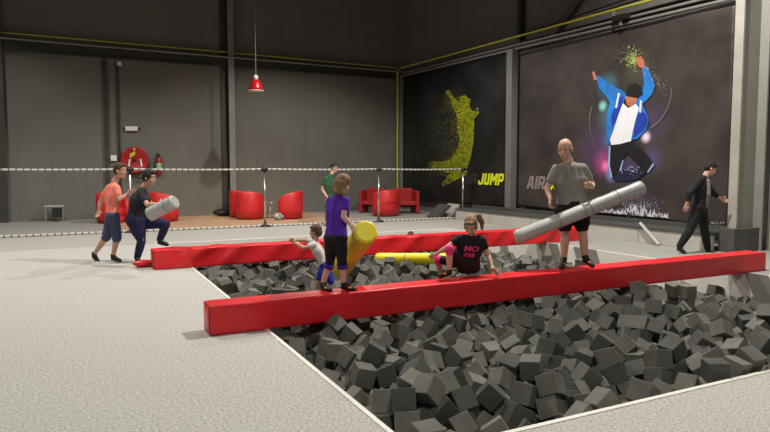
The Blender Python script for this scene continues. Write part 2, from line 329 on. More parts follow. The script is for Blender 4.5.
def glow_spots(m, spots):
    nt = m.node_tree; b = nt.nodes['Principled BSDF']; src = b.inputs['Base Color'].links[0].from_socket; tc = [n for n in nt.nodes if n.type == 'TEX_COORD'][0]
    for px, py, r, col, amt in spots:
        p = WX(px, py, 12.2); d = nt.nodes.new('ShaderNodeVectorMath'); d.operation = 'DISTANCE'; nt.links.new(tc.outputs['Object'], d.inputs[0]); d.inputs[1].default_value = p
        mr = nt.nodes.new('ShaderNodeMapRange'); mr.interpolation_type = 'SMOOTHERSTEP'; nt.links.new(d.outputs['Value'], mr.inputs[0]); mr.inputs[1].default_value = 0; mr.inputs[2].default_value = r; mr.inputs[3].default_value = amt; mr.inputs[4].default_value = 0
        mx = nt.nodes.new('ShaderNodeMix'); mx.data_type = 'RGBA'; nt.links.new(mr.outputs[0], mx.inputs[0]); nt.links.new(src, mx.inputs[6]); mx.inputs[7].default_value = (*s2l(*col), 1); src = mx.outputs[2]
    nt.links.new(src, b.inputs['Base Color'])
# the soft coloured flares printed around the dancer
glow_spots(M_b2, [(598, 148, .95, (92, 62, 112), .55), (650, 122, .8, (84, 68, 108), .5), (604, 163, .50, (190, 80, 150), .6), (606, 166, .22, (250, 120, 190), 1), (609, 118, .55, (80, 120, 140), .6), (603, 106, .2, (150, 225, 215), .9), (608, 86, .5, (80, 140, 165), .5), (610, 140, .4, (80, 130, 190), .5), (612, 174, .3, (140, 160, 240), .7), (646, 137, .2, (250, 225, 250), 1), (652, 160, .45, (96, 88, 150), .45), (638, 66, .6, (110, 118, 86), .3), (640, 208, .8, (84, 74, 96), .5), (628, 172, .55, (74, 64, 130), .6)])
B2 = banner('wall_banner', 'brown banner with the jumping dancer in a blue jacket', 8.35, 14.98, .40, .50, 4.88, 5.0, M_b2, True)
B1 = banner('wall_banner', 'black banner with the yellow splatter figure in the corner', 15.5, 21.9, .42, .52, 5.02, 5.14, M_b1)
XA = 12.165
def art(name, polys, m, parent, X=XA, emit=None):
    bm = bmesh.new()
    for p in polys:
        vs = [bm.verts.new(WX(px, py, X)) for px, py in p]
        for tri in tessellate_polygon([[V((px, py, 0)) for px, py in p]]):
            bm.faces.new([vs[i] for i in tri])
    bm.normal_update()
    for f in bm.faces:
        if f.normal.x > 0: f.normal_flip()
    me = bpy.data.meshes.new(name); bm.to_mesh(me); bm.free(); return link(name, me, m, parent)
def ink(name, c, amp=.1, sc=4): return mat('ink_'+name, s2l(*c), .6, nscale=sc, namp=amp)
random.seed(7)
def dots(n, fn, size):
    out = []
    for _ in range(n):
        x, y = fn(); r = random.uniform(*size); a = random.random()*6
        out.append([(x+r*math.cos(a+k*2.1)*random.uniform(.5, 1), y+r*math.sin(a+k*2.1)*random.uniform(.5, 1)) for k in range(3)])
    return out
# splatter figure
fig = [(445, 90), (449, 90), (453, 97), (459, 103), (460, 97), (465, 95), (470, 99), (470, 108), (473, 112), (476, 108), (478, 108), (479, 113), (474, 119), (474, 130), (473, 143), (471, 155), (468, 165), (466, 176), (461, 178), (455, 180), (444, 186), (441, 185), (447, 177), (450, 173), (444, 172), (435, 169), (430, 167), (433, 162), (441, 162), (450, 160), (455, 153), (459, 145), (459, 135), (456, 127), (457, 117), (455, 110), (450, 101)]
def infig(x, y):
    c = False; n = len(fig)
    for i in range(n):
        (x1, y1), (x2, y2) = fig[i], fig[i-1]
        if (y1 > y) != (y2 > y) and x < (x2-x1)*(y-y1)/(y2-y1)+x1: c = not c
    return c
def fx():
    while True:
        x = random.uniform(428, 480); y = random.uniform(88, 187)
        if infig(x, y):
            k = 0
            while k < 16 and infig(x-k, y): k += 1
            if random.random() < .22+k/13: return x, y
def fl():
    while True:
        y = random.uniform(92, 176); x = random.uniform(428, 468); 
        if infig(x+random.expovariate(1/9.), y): return x, y
art('splatter_figure', dots(5200, fx, (.35, 1.0)), ink('lime', (178, 186, 34), .35, 9), B1)
art('splatter_spray', dots(3600, fl, (.15, .5)), ink('olive', (150, 152, 36), .3, 9), B1, XA+.003)
GLYPH = {'J': (.72, [[(.45, 1), (.72, 1), (.72, .12), (.6, 0), (.1, 0), (0, .12), (0, .36), (.25, .36), (.25, .22), (.45, .22)]]),
    'U': (.72, [[(0, 1), (.26, 1), (.26, .22), (.46, .22), (.46, 1), (.72, 1), (.72, .12), (.6, 0), (.12, 0), (0, .12)]]),
    'M': (.92, [[(0, 0), (0, 1), (.27, 1), (.46, .62), (.65, 1), (.92, 1), (.92, 0), (.67, 0), (.67, .55), (.46, .2), (.25, .55), (.25, 0)]]),
    'P': (.74, [[(0, 0), (0, 1), (.6, 1), (.74, .88), (.74, .42), (.6, .3), (.26, .3), (.26, 0)], [(.26, .52), (.26, .78), (.48, .78), (.48, .52)]]),
    'A': (.84, [[(0, 0), (.22, 1), (.62, 1), (.84, 0), (.57, 0), (.53, .22), (.31, .22), (.27, 0)], [(.36, .44), (.40, .76), (.44, .76), (.48, .44)]]),
    'I': (.26, [[(0, 0), (0, 1), (.26, 1), (.26, 0)]]),
    'R': (.78, [[(0, 0), (0, 1), (.6, 1), (.74, .88), (.74, .5), (.62, .38), (.78, 0), (.5, 0), (.38, .34), (.26, .34), (.26, 0)], [(.26, .56), (.26, .78), (.48, .78), (.48, .56)]])}
def text(s, parent, name, X, yl, z0, width, height, m, shear=.22):
    tot = sum(GLYPH[c][0]+.08 for c in s)-.08; x = 0; bm = bmesh.new()
    for c in s:
        wd, loops = GLYPH[c]; pts = [V(((x+px+py*shear), py, 0)) for lp in loops for px, py in lp]
        vs = [bm.verts.new((X, yl-p.x/(tot+shear)*width, z0+p.y*height)) for p in pts]; it = iter(pts)
        for tri in tessellate_polygon([[next(it) for _ in lp] for lp in loops]): bm.faces.new([vs[i] for i in tri])
        x += wd+.08
    return link(name, tomesh(bm), m, parent)
text('JUMP', B1, 'jump_lettering', XA, 16.97, 1.10, 1.38, .36, ink('letter_yellow', (222, 232, 30), .03))
text('AIR', B1, 'air_lettering', XA, 17.72, 1.10, .74, .36, ink('letter_dim', (52, 52, 54), .1))
text('AIR', B2, 'air_lettering', XA, 14.58, 1.03, .84, .37, ink('letter_mauve', (138, 126, 128), .06))
text('JUMP', B2, 'jump_lettering', XA, 13.76, 1.03, 1.4, .37, MATS['ink_letter_yellow'])
# jumping dancer picture, layer by layer on the banner
jk = ink('jacket', (28, 120, 205), .22, 3); jk2 = ink('jacket_dark', (20, 60, 170), .2, 3); gl = ink('glow', (110, 200, 225), .1)
art('jacket', [[(596, 77), (598, 75), (607, 82), (617, 88), (623, 91), (628, 95), (624, 100), (622, 110), (618, 124), (613, 140), (608, 144), (606, 130), (607, 112), (610, 103), (606, 96), (599, 88)],
               [(642, 67), (647, 66), (651, 74), (655, 85), (652, 94), (646, 101), (642, 104), (646, 112), (649, 120), (646, 130), (637, 139), (632, 140), (634, 120), (632, 106), (640, 96), (644, 84)]], jk, B2)
art('jacket_shadow_panels', [[(618, 98), (624, 96), (622, 104), (617, 118), (612, 128), (611, 116)], [(640, 110), (646, 114), (648, 121), (643, 131), (634, 138), (634, 124)]], jk2, B2, XA-.003)
art('shirt', [[(623, 103), (628, 108), (636, 104), (639, 108), (636, 118), (633, 130), (631, 141), (620, 144), (611, 145), (610, 139), (613, 132), (618, 116)]], ink('shirt_white', (238, 240, 248), .03), B2, XA-.006)
art('trousers', [[(610, 145), (622, 143), (631, 141), (640, 148), (648, 156), (653, 164), (648, 172), (640, 174), (641, 168), (634, 160), (627, 153), (622, 160), (619, 172), (617, 180), (611, 178), (608, 165)]], ink('black', (12, 13, 18), .3), B2, XA-.003)
art('trouser_edge', [[(609, 146), (610.5, 146), (609.8, 165), (612.5, 178), (610.5, 178), (608, 165)], [(653, 163), (654, 165), (648, 173), (647, 172)], [(619, 172), (622.5, 160), (623.5, 160.5), (620.5, 172)]], ink('edge_blue', (150, 180, 225), .1), B2, XA-.005)
art('shoe', [[(618, 172), (625, 168), (638, 169), (646, 172), (640, 178), (628, 181), (614, 181)]], ink('shoe_navy', (26, 26, 58), .5, 14), B2, XA-.006)
art('shoe_glint', dots(34, lambda: (random.uniform(620, 641), random.gauss(170, 2.2)), (.3, 1.2)), ink('glint', (215, 215, 245), .1), B2, XA-.009)
art('face', [[(625, 96), (631, 97), (637, 98), (636, 103), (631, 107), (627, 105)]], ink('face', (196, 118, 88), .15, 8), B2, XA-.006)
art('raised_hand', [[(636, 58), (641, 56), (644, 61), (645, 67), (641, 68), (638, 66)]], ink('face', (196, 118, 88), .15, 8), B2, XA-.006)
art('outstretched_hand', [[(592, 72), (594, 71), (596, 75), (597, 80), (594, 80)]], ink('face', (196, 118, 88), .15, 8), B2, XA-.006)
art('cap', [[(626, 91), (629, 85), (636, 83), (642, 88), (643, 94), (638, 98), (631, 96), (626, 96)]], ink('cap', (20, 16, 15), .3), B2, XA-.009)
art('jacket_stripe', [[(618, 93), (620, 93), (617, 108), (615, 108)], [(640, 100), (642, 101), (641, 113), (639, 112)]], ink('stripe', (225, 235, 245), .03), B2, XA-.009)
def burst():
    a = random.gauss(0, 1); return 633+random.gauss(0, 2.6), 60+random.gauss(0, 4.5)
art('green_burst', dots(120, burst, (.4, 1.8)), ink('green', (176, 190, 110), .35, 14), B2, XA-.001)
st = []
for k in range(16):
    x, y = 630+random.gauss(0, 2), 56+random.gauss(0, 2); a = random.uniform(2.5, 6.3)
    pts = []
    for q in range(7): pts.append((x, y)); a += random.uniform(-.5, .5); x += 2.2*math.cos(a); y += 2.2*math.sin(a)*1.0
    for (x1, y1), (x2, y2) in zip(pts, pts[1:]): st.append([(x1, y1), (x2, y2), (x2+.35, y2+.3), (x1+.35, y1+.3)])
art('green_strands', st, ink('strand', (140, 146, 96), .2), B2, XA-.002)
art('sparks', dots(110, lambda: ((lambda u: (640+u*24+random.gauss(0, 2.5), 62+u*26+random.gauss(0, 4)))(random.random()**1.3)), (.2, .8)), ink('spark', (205, 190, 180), .2), B2, XA-.001)
def curve_strip(pts, w_): return [[(a[0], a[1]), (b[0], b[1]), (b[0]+w_, b[1]+w_), (a[0]+w_, a[1]+w_)] for a, b in zip(pts, pts[1:])]
art('light_trail', curve_strip([(650, 128), (660, 120), (667, 109), (671, 96), (671, 88)], .5)+curve_strip([(592, 105), (589, 118), (590, 132), (595, 146), (602, 158)], .5), ink('trail', (130, 128, 122), .1), B2, XA-.001)
def flames():
    out = []
    for _ in range(230):
        x = random.uniform(600, 668); base = 212.5+(x-601)*.085; h = (10*math.exp(-((x-640)/15)**2)+4)*random.random()**1.4+1; wd = random.uniform(.5, 1.5); lean = random.uniform(-2.5, 2.5)
        out.append([(x-wd, base), (x+wd, base+.2), (x+lean, base-h)])
    return out
art('white_spray', flames(), ink('spray', (228, 228, 240), .08), B2, XA-.001)
art('spray_droplets', dots(160, lambda: (random.gauss(638, 14), 205+random.gauss(0, 3.5)), (.2, .7)), MATS['ink_spray'], B2, XA-.001)
art('white_spray', dots(40, lambda: (random.uniform(698, 724), 221.5+random.uniform(0, 3)), (.3, .9)), MATS['ink_spray'], B2, XA-.001)

# ------------------------------------------------------------ rope barrier
def ropemat():
    m = mat('rope', (.62, .61, .58), .8); nt = m.node_tree; b = nt.nodes['Principled BSDF']
    tc = [n for n in nt.nodes if n.type == 'TEX_COORD'][0]; wv = nt.nodes.new('ShaderNodeTexWave'); wv.inputs['Scale'].default_value = 2.1; wv.bands_direction = 'X'
    nt.links.new(tc.outputs['Object'], wv.inputs['Vector']); r = nt.nodes.new('ShaderNodeValToRGB'); r.color_ramp.interpolation = 'CONSTANT'
    r.color_ramp.elements[0].color = (.12, .12, .11, 1); r.color_ramp.elements[1].position = .13; r.color_ramp.elements[1].color = (.55, .54, .50, 1)
    nt.links.new(wv.outputs['Fac'], r.inputs[0]); nt.links.new(r.outputs[0], b.inputs['Base Color']); return m
M_rope = ropemat(); YR = 17.2
posts = [(-1.8, 'beyond the left edge'), (1.72, 'behind the two boys'), (5.18, 'in front of the four red tub chairs'), (8.7, 'in front of the corner armchairs'), (11.75, 'at the right end of the rope')]
plabel = ['', 'thin chrome rope post between the boy in coral and the teenager', 'thin chrome rope post in front of the small metal table', 'thin chrome rope post in front of the corner armchairs', 'thin chrome rope post in front of the splatter banner']
for i, (x, _) in enumerate(posts):
    if i == 0: continue
    t = thing('barrier_post', plabel[i], 'post', (x, YR, .008), 0, 'rope barrier posts')
    part('pole', lambda b: tube(b, [(x, YR, .01), (x, YR, 1.56)], .026, 12), M_chrome, t, True)
    part('base', lambda b: lathe(b, [(.17, 0), (.17, .03), (.05, .06), (.04, .12)], 24, Matrix.Translation((x, YR, .008))), M_black, t, True)
    part('clamp', lambda b: lathe(b, [(.05, 0), (.09, .02), (.09, .09), (.04, .12)], 16, Matrix.Translation((x, YR, 1.53))), M_black, t, True)
def rope(z, r, sag):
    pts = []
    xs = [p[0] for p in posts]
    for a, b in zip(xs, xs[1:]):
        for k in range(10): s = k/10; pts.append((a+(b-a)*s, YR, z-sag*4*s*(1-s)))
    pts = [(-5, YR, z)]+pts+[(xs[-1], YR, z)]
    return pts
steel('barrier_rope', lambda b: tube(b, rope(1.60, 0, .02), .024, 8), M_rope, 'white barrier rope with dark flecks strung between the posts', 'rope')
steel('floor_rope', lambda b: tube(b, [(p[0], p[1], p[2]) for p in rope(.035, 0, 0)], .03, 8), M_rope, 'white flecked lower rope lying along the floor under the barrier', 'rope')
t = steel('barrier_rope', lambda b: tube(b, [(11.75, YR, 1.6), (12.1, YR, 1.58)], .02, 6), M_black, 'short dark strap tying the end post to the right wall', 'strap'); t.name = 'tie_strap'

# ------------------------------------------------------------ red padded beams
def pad(name, x0, x1, y0, y1, h, label, seed, crease):
    L = x1-x0; W = y1-y0; nx = int(L/.035); per = []
    nw, nh = 8, 8; r = .035
    T = [0, .04, .1, .25, .42, .58, .75, .9, .96]
    for k in T: per.append((0, k))
    for k in T: per.append((k, 1))
    for k in T: per.append((1, 1-k))
    for k in T: per.append((1-k, 0))
    n = len(per)
    def fn(b):
        rings = []
        for i in range(nx+1):
            s = i/nx; x = x0+L*s; ring = []
            e = min(x-x0, x1-x); sh = 1-.04*math.exp(-(e/.02)**2)
            for (u, v) in per:
                yy = (u-.5)*W; zz = v*h
                cy = (abs(u-.5)*2)**30; cz = (abs(v-.5)*2)**30
                k = 1-.035*cy*cz
                yy *= k*sh; zz = h/2+(zz-h/2)*k*sh
                d = .008*noise.noise(V((x*1.6+seed, u*2, v*2)))+.004*noise.noise(V((x*6+seed, u*5, v*5)))
                ph = x*crease[0]+v*crease[1]*(1 if u == 0 else 0)
                m_ = max(0, noise.noise(V((x*.7+seed*3, 0, 0)))*1.8+crease[3])
                d += crease[2]*m_*(abs(math.sin(ph+1.2*noise.noise(V((x*1.1, seed, 0)))))**3)*(.35+.65*v if v > 0 else .2)
                if v == 1: zz += -.018*(1-abs(u-.5)*2)*(.5+.5*noise.noise(V((x*2, seed, 1))))
                side = -1 if u == 0 else (1 if u == 1 else 0)
                if v > 0: zz += d*.12*(1 if v == 1 else 0)
                ring.append(b.verts.new((x, (y0+y1)/2+yy+side*d, max(zz, .0)+.001)))
            rings.append(ring)
        for a, c in zip(rings, rings[1:]):
            for k in range(n): b.faces.new((a[k], a[(k+1) % n], c[(k+1) % n], c[k]))
        for ring in (rings[0], rings[-1]):
            cc = b.verts.new(sum((v.co for v in ring), V())/n)
            for k in range(n): b.faces.new((ring[k], ring[(k+1) % n], cc))
    t = thing(name, label, 'padded beam', ((x0+x1)/2, (y0+y1)/2, 0), 0, 'red padded beams across the pit')
    o = part('vinyl_cover', fn, M_red, t, True)
    part('seam', lambda b: tube(b, [(x0-.003, y0+.02, .03), (x0-.003, y0+.02, h-.03)], .006, 6), mat('dark_red', (.2, .006, .008), .5, nscale=5, namp=.1), t, True)
    return t
NB = pad('padded_beam', 1.29, 9.94, 6.12, 6.42, .295, 'long red padded beam nearest the camera spanning the foam pit', 1.0, (2.4, 1.2, .012, .25))
FB = pad('padded_beam', 1.37, 10.5, 10.62, 10.92, .315, 'wrinkled red padded beam farther back across the foam pit', 5.0, (4.6, -1.9, .06, .8))
t = thing('strap_bundle', 'small red flap with a black buckle lying at the left end of the far beam', 'strap', tuple(G(146, 268)))
c = G(144, 267)
part('flap', lambda b: ell(b, c+V((0, 0, .06)), (.17, .09, .06)), M_red, t, True); part('buckle', lambda b: box(b, c.x+.08, c.x+.2, c.y-.13, c.y-.06, 0.0, .09), M_black, t, bevel=.01)

# ------------------------------------------------------------ foam cubes
# resting places: x, y, z in units of 2 mm, then the x, y, z of the rotation quaternion in hundredths
REST = [
    960,1574,5,-69,5,-71,1144,1879,28,-20,90,-3,1673,1578,-15,-11,-30,-5,1878,1586,-17,-39,57,66,2278,1584,12,19,67,67,1625,1783,-92,31,77,34,981,1882,-74,-12,-7,-48,
    1300,1687,-87,-81,32,47,1644,1809,-18,35,-41,-31,989,2148,-78,28,35,60,1096,2308,-38,0,-61,-9,1464,1946,-66,-7,71,50,1030,1848,19,19,79,54,1612,1611,-67,69,62,14,
    1688,1975,3,-32,-68,60,1565,1861,-55,65,-26,49,1494,1825,-112,5,85,-13,1020,1804,-46,67,-6,65,2394,1580,3,-44,-43,-48,1287,1880,-41,-34,-6,-6,2354,1842,22,2,51,4,
    1208,1771,-87,72,-27,-57,2266,1839,-10,75,4,62,1907,1892,-48,58,-42,21,1022,1947,-17,-76,-27,-57,1187,1857,-40,-19,-29,62,2488,1583,25,59,-61,37,1565,2312,-27,23,-16,75,
    3032,1740,-14,63,-66,6,1593,2046,-61,-39,-21,73,2234,1815,-79,-2,-78,-59,1183,2388,18,68,0,-35,2253,1680,-81,-64,-35,-18,1196,2311,-57,76,61,0,2996,1832,-41,74,44,32,
    2107,1976,-18,22,-53,47,1190,2044,30,36,-34,81,984,1772,-113,-20,74,-3,2054,1878,-55,4,50,-40,3088,2123,-42,-49,69,45,992,2345,-113,-97,18,-3,1971,1578,-38,-38,7,-91,
    2231,1915,-85,85,22,-36,1006,2452,-102,-8,76,-49,1167,2603,-61,58,64,44,3522,2150,-7,-21,-72,-58,1007,3067,-68,-74,62,18,1049,1590,-55,-13,-5,70,1673,2075,-22,-61,-24,0,
    1406,1655,-107,-84,-40,27,2004,2233,-32,-46,48,71,2604,1882,4,-5,-50,-33,2441,1776,-53,20,43,-9,2088,2078,-55,10,-63,-74,1136,1972,15,71,-32,-40,2358,2431,-37,44,-77,-39,
    1343,2983,-53,-19,-40,-34,1162,2719,-55,-63,36,62,2355,2232,-54,-19,-59,53,2689,1774,-11,-38,-69,-50,2420,2157,-56,23,39,20,1777,2790,24,-44,-39,-26,1249,1945,3,-90,-9,0,
    2842,2324,-58,-28,28,-48,1765,2709,-49,-1,47,-14,2262,2727,-29,-6,78,-19,1006,2886,-127,44,-21,64,1835,2436,-79,-41,44,53,3520,2662,30,-46,53,-52,992,2006,-108,13,-26,48,
    1034,2957,-84,-29,4,-1,1266,3004,-10,69,-54,45,1487,2076,-80,56,-52,26,2692,2534,-62,21,73,-55,1003,2623,-116,-19,-69,20,2259,1585,-66,65,-26,66,1627,2966,-81,-62,-73,24,
    2084,3104,-71,-63,61,31,2784,2582,-14,15,-46,-33,1723,2798,-34,-1,87,8,1957,3259,-65,9,5,-43,1277,3241,-75,-71,46,-38,2756,2353,-106,55,8,-22,1030,3910,-46,70,10,-69,
    1551,2147,-64,40,-14,-71,2780,1591,-56,34,11,6,1805,3338,-75,16,24,-20,2335,3211,-77,59,72,16,2686,1576,-75,-65,59,-25,1022,3318,-76,-71,63,-4,3101,2260,-38,10,-35,92,
    1407,2362,-41,-52,-67,-14,2821,2410,-51,-29,17,-54,3137,2458,-30,-93,-22,27,1483,2908,-86,49,38,-26,1137,3276,-70,-15,-10,16,2506,1748,-18,-32,35,-83,1341,2031,-18,48,35,-42,
    2374,1845,-56,-10,-23,53,3057,2526,2,22,-49,32,1032,3474,-38,-61,-10,69,1490,2634,-100,-49,35,-21,1877,2271,-62,-25,75,60,1756,3754,-6,-55,13,-71,2220,2672,-94,6,-54,2,
    1204,2984,-60,6,50,-81,2979,1745,-106,69,-62,0,1906,2362,-46,16,94,3,2355,2555,-44,-25,9,-41,1171,3376,-71,34,-40,-57,1437,3238,-65,-69,-12,69,3078,2331,-75,35,12,-15,
    1603,2752,-68,-40,-32,-85,1161,2818,-62,-20,68,-69,2418,2074,-103,39,57,50,3508,2251,-81,-55,-29,-72,2279,2442,-89,-60,-61,-50,3547,2315,-44,-56,8,74,2146,2967,-84,24,77,30,
    1112,1851,-77,63,20,-40,1037,4366,-12,-62,-7,-8,1602,2548,-77,-60,-15,33,2081,1824,-110,-82,-23,36,2059,3207,-68,30,42,-50,3553,2054,-79,-36,83,-18,3512,2750,30,62,44,-47,
    3403,2935,14,-56,54,55,3474,2166,-86,62,-38,15,1802,1836,-87,38,-18,70,1628,1695,-143,49,63,42,3053,2203,-77,72,29,55,4659,2761,-234,-63,5,74,1236,3178,-75,-33,81,26,
    1458,3767,-15,7,-64,-74,1232,1706,-126,-36,31,-84,1388,2924,-106,54,30,-34,2544,1839,-41,-52,19,-32,2382,3067,-72,12,51,-31,1131,4025,-46,-82,49,-12,1998,2968,-69,-76,-15,-56,
    2641,2942,-30,15,76,-48,3445,2809,-27,1,77,-36,1704,3039,-69,36,-58,-72,1709,1710,-72,-1,23,95,2336,2713,-50,-9,-96,18,2564,3150,-77,-11,-88,8,1904,3331,-74,-14,-36,79,
    1644,2633,-66,13,68,54,1976,2041,-78,92,2,-33,2256,2922,-91,-30,-36,-74,3404,2473,-57,-55,26,-74,4154,2883,-143,-57,14,-80,2864,2516,-19,-33,81,31,1135,2801,-136,-75,-4,-64,
    3210,2990,-45,-31,-27,90,3307,3664,27,64,-74,-17,3444,3362,-80,-27,-86,-40,4057,2894,-133,94,-24,11,2800,2485,-63,32,-27,-49,2840,2761,-28,34,-7,-66,3649,2051,-25,49,63,-58,
    3892,2464,-83,-6,93,23,1593,4372,-30,-23,-25,-91,3978,2509,-72,-72,-14,58,1520,1925,-121,-18,-37,-23,1399,1895,-161,-75,41,10,1290,4032,-28,99,-5,-5,1833,2352,-103,-15,67,62,
    2777,2196,-80,73,29,20,2748,2444,-111,91,-17,-28,1717,1856,-30,74,30,58,4589,3244,-236,-42,-40,57,1955,3751,3,32,88,-29,2521,2607,-36,-17,-46,-82,1257,3337,-73,-68,27,-60,
    1852,3744,-37,-19,73,44,3251,3487,-84,19,-56,-3,1316,2490,-87,-59,32,-35,1517,3224,-72,17,13,-69,1759,3606,-92,-8,-43,80,1957,3714,-67,47,81,-26,2664,2249,-127,23,-75,58,
    3921,3973,4,-53,43,-45,4571,2950,-240,51,-6,-29,2289,2306,-100,-12,-37,90,2448,4342,30,-58,-58,54,3465,3241,-76,-12,39,45,4593,3226,-155,-1,80,-1,2142,3795,-43,-19,-7,-62,
    1862,4615,-1,-36,35,67,2146,3808,30,-45,70,27,2497,3243,-67,-65,-6,73,3384,2890,-50,-56,-79,19,3541,3176,-73,28,-39,39,4176,2522,-178,-2,19,-39,4674,3557,-231,-30,-28,-63,
    1096,4518,28,-72,8,58,2130,2683,-95,74,38,49,1366,4002,-34,62,-77,1,1151,1651,-108,-87,32,35,4584,2605,-266,-16,-79,-25,1578,1853,-160,35,-3,69,1290,4438,-63,52,-32,-48,
    1475,2399,-66,10,-85,-44,2675,3167,-72,-39,69,15,3525,2667,-38,-39,-58,-39,4318,2594,-214,16,-64,62,2457,2758,-44,-46,1,-36,2488,3321,-63,4,-10,66,2593,4372,-29,-14,40,71,
    3380,2085,-106,18,-19,92,1380,2422,-92,-8,-27,-90,2507,2535,-68,-50,-67,19,3210,2888,-58,-21,81,6,1425,3162,-68,-38,-61,40,1741,2422,-116,37,13,-73,2199,3133,-73,13,-81,21,
    2599,2776,-45,22,38,-89,1617,2932,-151,-18,16,2,1851,1599,-103,91,-4,-37,1668,3868,-31,-7,-25,-77,1865,2548,-92,-24,-86,38,2188,2243,-100,34,-24,90,2745,2637,-55,-38,17,13,
    3444,3602,-32,8,84,50,1996,2137,-87,-2,-71,-64,1029,4064,-43,-52,-62,-44,2036,4440,30,-13,-55,-25,2197,2534,-118,-57,-75,-28,3600,2130,-50,37,-45,76,3949,2679,-127,73,50,-23,
    2670,4303,-10,-22,-85,43,4062,3905,-91,2,-21,75,3313,2288,-65,48,-76,41,3794,2216,-28,68,-7,72,1904,2722,-112,-51,23,28,1364,5248,-72,10,-28,-93,1555,2691,-101,70,-43,-17,
    1960,1851,-109,-6,61,66,2625,4032,-68,32,87,-30,3007,3630,-51,-27,-47,-1,3731,2533,-102,40,33,-83,1969,3175,-71,8,-51,4,2367,2173,-112,43,-78,43,2304,3304,-79,-70,60,-9,
    2018,4481,-31,-11,71,34,1890,4536,-45,10,-50,19,1728,2520,-78,38,-48,-77,2464,2300,-68,-77,-3,47,3176,4123,-50,-46,1,-50,2883,4243,-10,56,39,-30,1148,5693,30,-21,75,2,
    2012,2696,-111,0,-94,-14,2068,4402,-56,-26,-44,8,3767,4063,-15,-57,-16,76,3790,2665,-123,31,-82,29,3918,3553,-63,-69,-13,51,2427,3051,-74,-81,-7,-13,1184,3672,-81,-36,-24,-89,
    3397,3985,-25,-54,-21,-77,1048,4836,5,64,-65,30,2609,2656,-26,-82,2,-42,2932,2993,-83,-16,38,-7,1661,5105,-89,-58,47,31,2658,3149,-98,-37,-68,-11,3110,2043,-118,4,-82,39,
    3532,2768,-26,70,-31,-26,1388,3682,-62,-21,88,-35,1285,3927,-92,-40,70,51,1406,5132,-87,38,-76,-14,1596,2263,-91,56,43,64,1678,3291,-134,19,-66,5,1954,2205,-87,94,16,-27,
    1721,5059,-52,-8,-82,-2,2788,4757,13,12,-64,30,4142,2647,-137,50,21,-46,2798,4343,-30,-80,50,17,3269,2003,-100,58,-65,37,4530,2814,-280,54,65,19,1716,1808,-93,-23,74,-8,
    1756,3347,-102,-68,-9,-54,1645,5210,-33,-55,80,5,2063,2573,-86,85,-31,23,2724,1659,-109,11,-44,-67,1063,5264,-69,-48,45,-66,2275,5103,-36,59,45,63,3058,3541,-76,18,-41,86,
    4117,3765,-104,-74,0,16,1523,3288,-72,-62,17,-75,1887,2014,-94,45,22,-37,1702,3463,-124,-93,17,26,2052,3068,-72,-65,-29,62,2300,3850,-61,-76,-43,-40,3299,3959,-38,-28,73,12,
    4135,3338,-173,0,96,20,1008,3404,-116,46,50,49,1139,2610,-138,-66,45,-1,1574,5142,-75,-45,-42,56,2113,1648,-97,-81,34,-37,1084,2333,-112,-60,-32,-52,1297,3654,-43,-19,8,85,
    1435,1991,-141,19,-68,62,1705,1999,-72,-68,-11,1,1888,2110,-99,55,-78,5,3056,4245,-64,51,14,-74,1087,2921,-165,-80,53,-24,1993,4759,7,-51,-38,-76,2386,3144,-79,20,-54,70,
    4513,2913,-291,6,-45,6,4495,3957,-253,-56,-41,62,4662,3012,-223,-5,-94,19,1540,5336,-75,-62,6,-45,2996,2409,-75,3,47,-74,3450,2630,-74,-18,-34,-48,1591,1775,-201,15,0,72,
    1790,5421,-67,9,98,4,1419,2831,-108,-77,42,1,1506,3673,-67,8,-33,-44,2282,3166,-79,-10,-79,35,2415,4573,30,72,37,-50,2949,3770,-87,49,43,55,3177,2100,-95,15,-72,41,
    3422,4069,18,-49,-17,-79,4305,3660,-268,-81,-20,52,2000,1931,-84,-83,-12,39,2032,3777,-29,-17,25,86,3357,4891,-30,-66,-29,7,1056,3227,-65,-43,-59,-25,1095,3157,-99,95,27,2,
    1580,5424,-74,6,-49,-6,1474,5698,11,7,-51,-84,2078,2788,-119,77,-40,7,1951,3878,-6,8,-26,-43,2936,2335,-96,58,26,-29,3271,3673,-43,30,76,-22,3274,4430,-48,-70,37,43,
    3955,2923,-106,-88,33,7,1087,5922,30,-11,-64,-27,1384,6041,-27,-92,17,31,1185,4464,-69,-80,32,21,1603,3262,-136,-56,44,-33,2378,5691,-32,45,9,62,3465,4142,30,65,-2,30,
    3864,4909,-84,49,-7,-78,2417,2709,-108,79,23,-25,2522,2443,-108,-20,-68,-62,3492,3131,-80,-10,-6,-91,3356,3440,-99,23,-64,46,4584,3032,-287,-33,78,11,1659,4387,-72,44,-7,-83,
    1714,4079,-58,-13,-29,50,2125,4479,-13,73,22,28,2322,3011,-76,88,-24,-36,2481,1606,-55,56,67,-21,2798,2999,-65,53,40,-16,3259,3374,-119,-67,-62,-35,3489,2907,-16,-1,-55,81,
    4021,3549,-125,19,72,-49,4184,4396,-139,-66,-34,-55,1052,2057,-75,14,-85,39,3014,5844,-24,84,-34,39,3268,4105,-69,-39,-15,88,3482,5573,-63,96,-19,-3,2609,2522,-103,-3,-44,-9,
    3057,2124,-124,-1,-47,27,1026,4214,-91,63,-30,-63,1033,4446,-5,79,-1,1,1043,4781,-50,-63,-67,-27,1201,3135,-125,-66,-44,-24,1378,5478,-77,20,-20,92,1347,1758,-120,72,-45,-50,
    1593,6503,-108,25,-72,63,2276,4262,-46,-38,-15,-39,2414,4117,-60,-69,61,0,2565,1936,-46,23,17,-14,2606,4135,-92,-34,19,-8,2818,4251,-63,23,4,-96,3072,5510,-80,41,78,-36,
